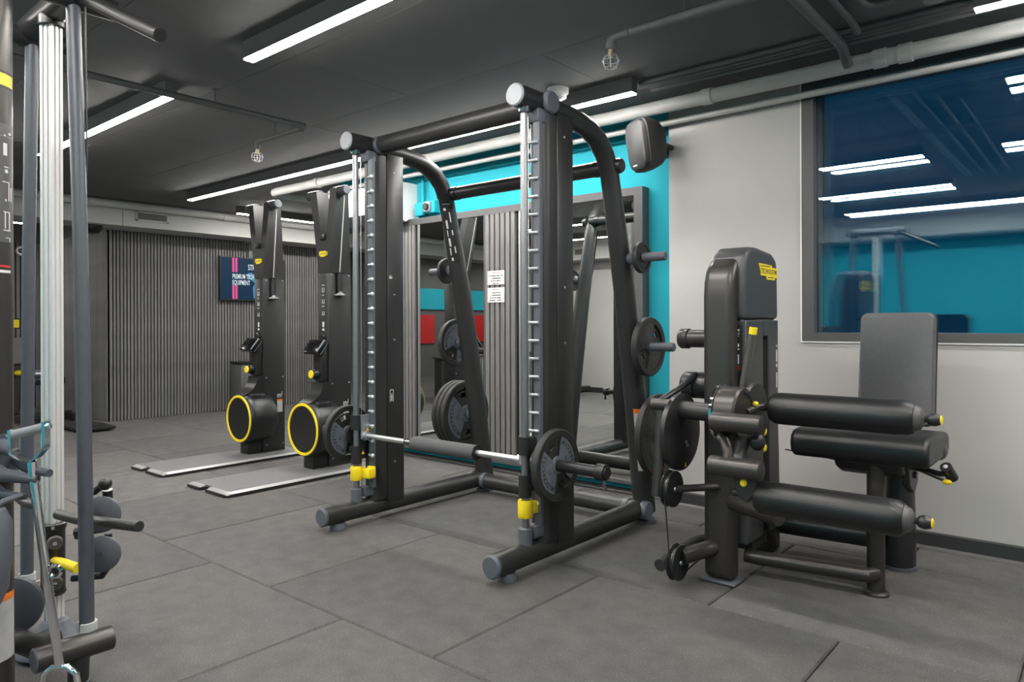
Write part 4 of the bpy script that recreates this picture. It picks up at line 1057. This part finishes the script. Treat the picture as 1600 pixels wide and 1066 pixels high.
# ================================================================== CABLE STATION at the left
cs = empty('cable_station', (-2.78, .85, 0), 'cable station with silver pole between two blue grey tubes and a yellow pin', 'gym machine')
for x, xt in ((-2.46, -2.56), (-3.11, -3.03)):
    y = .845 if x > -2.6 else .865
    G().tube([(x, y, .155), (x + (xt-x)*.1, y, .6), (x + (xt-x)*.45, y, 1.4), (xt, y, 2.15)], .0215, 20).build('guide_tube', 'tube_blue', cs)
    a, b = ((x+.025, .695, .12), (x+.025, .905, .12))
    st = G().cyl(a, b, .037, n=24).build('base_stub', 'taupe_metal', cs)
    for p, d in ((a, -1), (b, 1)): G().lathe([(0, .005), (.033, .004), (.0375, 0)], p, (0, d, 0), 24).build('stub_cap', 'blue_grey', st)
    G().cyl((x+.012, .815, 0), (x+.025, .815, .10), .029, n=20).build('foot', 'anthracite', cs)
    G().lathe([(.034, 0), (.034, .012), (.028, .014)], (x+.012, .815, 0), (0, 0, 1), 20).build('foot_pad', 'blue_grey', cs)
    g = G(); sector_pts = []
    n = 16
    for i in range(n+1):
        t = math.radians(-60 + 300*i/n); sector_pts.append((x + .029*math.cos(t), y + .029*math.sin(t)))
    for i in range(n, -1, -1):
        t = math.radians(-60 + 300*i/n); sector_pts.append((x + .0218*math.cos(t), y + .0218*math.sin(t)))
    g.prism(sector_pts, 'z', .148, .182); g.build('tube_clamp', 'grey_label', cs)
    G().cyl((xt, .74, 2.165), (xt, .97, 2.165), .034, n=22).build('head_stub', 'anthracite', cs)
# silver pole: grooved profile
hw = .0235
pr = []
for k in range(4):
    a = k*PI/2
    for u in (-hw, -.0135, -.0125, -.0065, -.0055, .0055, .0065, .0125, .0135):
        d = hw if abs(u) > .013 or abs(u) < .006 else hw-.005
        pr.append((d*math.cos(a) - u*math.sin(a), d*math.sin(a) + u*math.cos(a)))
ra = .50
pr = [(-2.78 + p[0]*math.cos(ra) - p[1]*math.sin(ra), .85 + p[0]*math.sin(ra) + p[1]*math.cos(ra)) for p in pr]
G().prism(pr, 'z', .10, 2.155).build('pole', 'aluminium', cs, sharp=25)
G().lathe([(.12, .015), (.115, .03), (.070, .065), (.040, .105), (0, .108)], (-2.76, .85, 0), (0, 0, 1), 28).build('pole_base', 'blue_grey', cs)
G().cyl((-3.10, .86, 2.19), (-2.46, .85, 2.19), .045, n=22).build('head_beam', 'black_satin', cs)
G().lathe([(.040, 2.135), (.040, 2.165), (.03, 2.175), (0, 2.18)], (-2.78, .85, 0), (0, 0, 1), 24).build('pole_cap', 'black_satin', cs)
# carriage with knobs and yellow pin
car = G().lathe([(.036, .190), (.040, .195), (.037, .21), (.037, .41), (.041, .418), (.041, .432), (.036, .436)], (-2.78, .85, 0), (0, 0, 1), 28).build('carriage', 'anthracite', cs)
dirc = Vector((.92, -.28, 0)).normalized()
tanv = Vector((-dirc.y, dirc.x, 0))
for z in (.375, .238):
    p = Vector((-2.78, .85, z)) + dirc*.034 + tanv*.006
    kb = G().lathe([(.022, 0), (.024, .006), (.024, .014), (.020, .02), (0, .021)], p, dirc, 20).build('carriage_knob', 'frame_grey', car)
    G().lathe([(0, .004), (.007, .003), (.008, 0)], p + dirc*.021, dirc, 10).build('knob_screw', 'chrome', kb)
for z in (.425, .200): G().lathe([(0, .004), (.006, .003), (.007, 0)], Vector((-2.78, .85, z)) + dirc*.040, dirc, 10).build('carriage_screw', 'chrome', car)
pp = Vector((-2.78, .85, .315)) + dirc*.03
G().tube([pp, pp + Vector((.04, .012, -.004)), pp + Vector((.12, .035, -.012))], [.010, .0155, .0165], 18).build('pull_pin', 'yellow', cs)
# pulley discs behind
for z, nm in ((.472, 'pulley_disc'), (.338, 'pulley_disc')):
    d = G().lathe([(0, .014), (.05, .012), (.060, .006), (.062, 0), (.060, -.010), (0, -.012)], (-2.61, .94, z), (.88, -.47, 0), 36).build(nm, 'blue_grey', cs)
    G().lathe([(0, .003), (.010, .002), (.010, 0)], Vector((-2.61, .94, z)) + Vector((.88, -.47, 0))*.014 + Vector((0, 0, .004)), (.88, -.47, 0), 14).build('hub', 'frame_grey', d)
g = G(); g.tube([(-2.72, .90, .40), (-2.66, .955, .41), (-2.63, .97, .50), (-2.62, .965, .55)], .016, 10); g.tube([(-2.72, .90, .385), (-2.63, .96, .375)], .008, 8); g.tube([(-2.72, .89, .245), (-2.64, .955, .255), (-2.61, .97, .30), (-2.615, .965, .40)], .012, 10); g.build('pulley_bracket', 'black_satin', cs)
g = G(); g.ell((-2.60, .95, .575), (.022, .022, .022), 14); g.cyl((-2.64, .93, .545), (-2.605, .95, .575), .012, n=12); g.build('swivel', 'black_satin', cs)
g = G(); g.tube([(-2.655, .915, .50), (-2.648, .92, .535), (-2.63, .93, .555)], .009, 10); g.build('shackle', 'chrome', cs)
d = G().lathe([(0, .014), (.075, .012), (.088, .006), (.09, 0), (.088, -.012), (0, -.014)], (-2.66, .70, .225), (.80, -.60, 0), 36).build('pulley_disc', 'blue_grey', cs)
G().tube([(-2.568, .66, .15), (-2.575, .69, .145), (-2.60, .74, .10), (-2.70, .82, .07)], .035, 16).build('link_tube', 'anthracite', cs)
# grips and cable
G().tube([(-2.56, .845, 2.185), (-2.50, .862, 2.152), (-2.145, .938, 1.965)], .0215, 18).build('pull_up_grip', 'black_plastic', cs)
G().tube([(-2.70, .84, .478), (-2.60, .862, .475), (-2.30, .938, .488)], .0165, 18).build('low_grip', 'anthracite', cs)
G().tube([(-2.95, .80, .50), (-2.86, .80, .495), (-2.80, .83, .49)], .0165, 18).build('low_grip', 'anthracite', cs)
G().tube([(-2.50, .86, 2.13), (-2.52, .87, 1.7), (-2.545, .87, 1.2), (-2.58, .875, .80), (-2.61, .88, .52), (-2.66, .89, .47)], .0032, 8).build('cable', 'black_plastic', cs)

# ------------------------------------------------------------------ accessory post at the picture edge
po = empty('accessory_post', (-2.5, .58, 0), 'dark round accessory post with exercise labels and grey hooks', 'rack')
PXc, PYc, PR = -2.5, .58, .081
G().cyl((PXc, PYc, .0), (PXc, PYc, 2.4), PR, n=40).build('post', 'taupe_metal', po)
def post_wrap(z0, z1, a0, a1, nm, m, rr=.0006):
    g = G(); wrap(g, PXc, lambda z: PYc, PR + rr, a0, a1, z0, z1, 10); g.build(nm, m, po)
post_wrap(.15, .32, -75, 62, 'warning_label', 'grey_label'); post_wrap(.320, .340, -75, 62, 'warning_band', 'orange')
post_wrap(1.35, 1.69, -75, 62, 'exercise_label', 'frame_grey')
post_wrap(1.80, 1.835, -60, 62, 'brand_band', 'yellow'); post_wrap(1.793, 1.80, -60, 62, 'brand_line', 'ink', .0008); post_wrap(1.835, 1.842, -60, 62, 'brand_line', 'ink', .0008)
g = G()
for (a0, a1, z0, z1) in ((32, 36, 1.655, 1.66), (44, 52, 1.662, 1.668), (30, 40, 1.60, 1.635), (32, 44, 1.565, 1.568), (34, 42, 1.55, 1.56), (28, 46, 1.522, 1.525), (43, 46, 1.47, 1.522), (34, 38, 1.468, 1.475), (50, 54, 1.47, 1.51), (30, 48, 1.436, 1.439), (33, 36, 1.39, 1.436), (44, 48, 1.385, 1.436), (30, 50, 1.383, 1.386), (35, 48, 1.362, 1.364), (46, 49, 1.352, 1.364), (20, 58, 1.655, 1.6555)):
    wrap(g, PXc, lambda z: PYc, PR + .0011, a0, a1, z0, z1, 3)
g.build('pictogram', 'print_white', po)
post_wrap(1.278, 1.284, 15, 50, 'red_line', 'red'); post_wrap(1.262, 1.270, 15, 50, 'caption', 'print_white')
# hook bracket
br = G().lathe([(PR+.001, .665), (PR+.012, .665), (PR+.012, .80), (PR+.001, .80)], (PXc, PYc, 0), (0, 0, 1), 36, closed=True).build('hook_band', 'tube_blue', po)
for pts, rs in (([(-2.44, .60, .70), (-2.36, .60, .694), (-2.285, .662, .682)], [.022, .020, .012]),
                ([(-2.42, .65, .72), (-2.33, .66, .705), (-2.262, .684, .699)], [.018, .014, .011]),
                ([(-2.44, .59, .655), (-2.37, .60, .64), (-2.311, .64, .634)], [.020, .014, .008]),
                ([(-2.43, .61, .77), (-2.36, .61, .765), (-2.335, .625, .755)], [.022, .016, .012])):
    G().tube(pts, rs, 12).build('hook', 'tube_blue', po)
pg = G(); pg.lathe([(.0, .62), (.045, .615), (.060, .58), (.062, .48), (.055, .44), (.052, .40), (.035, .36), (0, .355)], (-2.312, .548, 0), (0, 0, 1), 24); pg.tube([(-2.312, .632, .640), (-2.312, .59, .632), (-2.312, .555, .612)], .008, 8)
pg.build('strap_handle', 'blue_grey', label='dark rolled grip hanging from the accessory post', cat='handle')
# chrome attachment bar hanging from the hooks
cb = empty('attachment_bar', (-2.25, .69, .12), 'chrome cable attachment bar with grey stirrup grip hanging from the post', 'handle')
dl, dr, dlb, drb, yk = V(-2.340, .616, .806), V(-2.267, .677, .829), V(-2.338, .618, .755), V(-2.268, .677, .770), V(-2.298, .652, .731)
G().cyl(dl, dr, .0125, n=18).build('grip', 'light_plastic', cb)
for a, b in ((dl, dlb), (dr, drb)):
    g = G(); ax = (dr-dl).normalized()
    side = ax.cross(V(0, 0, 1)).normalized()
    def strip(pts, w=.013, t=.004):
        k = len(pts); vs = []
        for p in pts: vs += [p + side*w + ax*t, p - side*w + ax*t, p - side*w - ax*t, p + side*w - ax*t]
        fs = [[0, 1, 2, 3], [4*(k-1)+3, 4*(k-1)+2, 4*(k-1)+1, 4*(k-1)]]
        for i in range(k-1):
            for j in range(4): fs.append([4*i+j, 4*i+(j+1)%4, 4*i+4+(j+1)%4, 4*i+4+j])
        g.add(vs, fs)
    strip([a + V(0, 0, .016), a, b, (b+yk)/2 + V(0, 0, -.004), yk])
    g.build('stirrup', 'chrome', cb)
    G().lathe([(0, .010), (.008, .008), (.011, 0)], a + ax*(.004 if a is dr else -.004), ax if a is dr else -ax, 14).build('end_nut', 'chrome', cb)
G().tube([yk, V(-2.296, .653, .70), V(-2.268, .676, .43), V(-2.241, .700, .165)], .0115, 18).build('shaft', 'chrome', cb)
g = G(); e = V(-2.250, .692, .427); g.tube([e + Vector((.015*math.cos(t), .010*math.cos(t), .015*math.sin(t))) for t in [2*PI*i/16 for i in range(17)]], .006, 8, caps=False); g.build('eyelet', 'chrome', cb)
g = G(); b0 = V(-2.240, .701, .160)
g.tube([b0 + Vector((.764*u, .645*u, v)) for u, v in ((-.05, -.055), (-.045, -.02), (-.02, 0), (.02, .002), (.045, -.018), (.05, -.055))], .0085, 10); g.build('stirrup', 'chrome', cb)

# ================================================================== machines in the deep corner
def padded_machine(loc, label, flip=1):
    r = empty('strength_machine', loc, label, 'gym machine')
    x, y, z = loc
    bev(G().prism([(y-.42, .02), (y-.42, .10), (y+.60, .10), (y+.60, .02)], 'x', x-.06, x+.06).build('base_beam', 'anthracite', r), .01, 2)
    G().box(x-.35, x+.35, y-.42, y-.34, 0, .08).build('cross_foot', 'anthracite', r)
    G().box(x-.35, x+.35, y+.52, y+.60, 0, .08).build('cross_foot', 'anthracite', r)
    bev(G().prism([(y-.10, .10), (y+.06, .10), (y+.12, .70), (y+.02, 1.0), (y-.06, 1.0), (y-.02, .70)], 'x', x-.05, x+.05).build('upright', 'taupe_metal', r), .015, 2)
    cushion('seat_pad', 'leather', .36, .40, .08, .06, Matrix.Translation((x, y+.30, .47)), r)
    cushion('chest_pad', 'leather_grey', .30, .36, .07, .06, Matrix.Translation((x+.06, y-.02, .82)) @ Matrix.Rotation(math.radians(80), 4, 'Y'), r)
    G().rbox(x+.04, x+.055, y-.10, y+.12, 1.07, 1.19, .004, 1).build('placard', 'ink', r)
    g = G(); g.box(x+.0552, x+.058, y-.06, y+.06, 1.085, 1.175); g.build('logo', 'yellow', r)
    G().cyl((x, y, 1.0), (x, y, 1.25), .02, n=14).build('placard_post', 'black_satin', r)
    G().ell((x, y-.02, 1.26), (.05, .05, .04), 14).build('pulley', 'black_satin', r)
    G().ell((x+.08, y+.05, .575), (.05, .05, .03), 14).build('yellow_knob', 'yellow', r)
    for s in (1, -1): G().tube([(x, y+.02, .55), (x+s*.20, y+.15, .56), (x+s*.28, y+.42, .56)], .02, 12).build('arm_lever', 'steel', r)
    return r
padded_machine((-9.5, 2.50, 0), 'black pad strength machine with yellow placard in the deep slatted corner')
fp = empty('floor_step', (-8.45, 2.90, 0), 'low black step platform on the floor at the slat corner', 'step')
G().rbox(-8.80, -8.05, 2.70, 3.05, .018, .05, .008, 2).build('deck', 'black_plastic', fp)
for x in (-8.7, -8.15): G().box(x-.04, x+.04, 2.74, 3.01, 0, .02).build('foot', 'ink', fp)

# ------------------------------------------------------------------ things across the room, seen in the mirrors and window
sw2 = empty('wall_switch', (-7.1, -2.3, 1.27), 'small white switch plate on the wall opposite the mirrors', 'switch')
G().rbox(-7.15, -7.07, -2.302, -2.288, 1.27, 1.35, .003, 1).build('plate', 'white_plastic', sw2); G().rbox(-7.13, -7.09, -2.29, -2.283, 1.285, 1.335, .002, 1).build('rocker', 'white_plastic', sw2)
padded_machine((-6.55, -1.25, 0), 'black pad strength machine standing by the wall opposite the mirrors')
slat_wall('wall_partition', 'half height slatted partition near the alcove', 'x', -7.15, -2.3, 1.05, 0, .62, .05, .034, .016, 1)
G().box(-7.31, -7.12, -2.3, 1.07, .62, .65).build('trim_4', 'baseboard', kind='structure', label='dark cap rail of the slatted partition')
G().box(-11.145, -11.115, -6.4, -1.25, 1.42, 1.86).build('teal_board', 'teal_wall', label='long teal board on the dark side wall of the alcove', cat='board')
for i, (y0, y1, lab) in enumerate(((-2.6, -1.7, 'red board on the dark alcove wall nearer the slats'), (-4.4, -3.2, 'red board on the dark alcove wall nearer the teal end'))):
    b = G().box(-11.145, -11.115, y0, y1, .70, 1.30).build('red_board', 'red', label=lab, cat='board')
ad = G().box(-10.9, -8.7, -6.49, -6.465, .95, 1.45).build('red_board', 'red', label='long red board on the teal end wall of the alcove', cat='board')
slat_wall('wall_wainscot', 'low slat wainscot across the alcove', 'y', -6.47, -11.1, -8.52, 0, .85, .06, .04, .014, 1)
for i, (x, y, lab) in enumerate(((-10.3, -3.6, 'black pad strength machine deep in the alcove by the dark wall'), (-9.3, -5.2, 'black pad strength machine deep in the alcove by the red board'))):
    padded_machine((x, y, 0), lab)
dup(cs, (-2.15, -1.15, 0), 'cable station with silver pole by the teal field opposite the window')
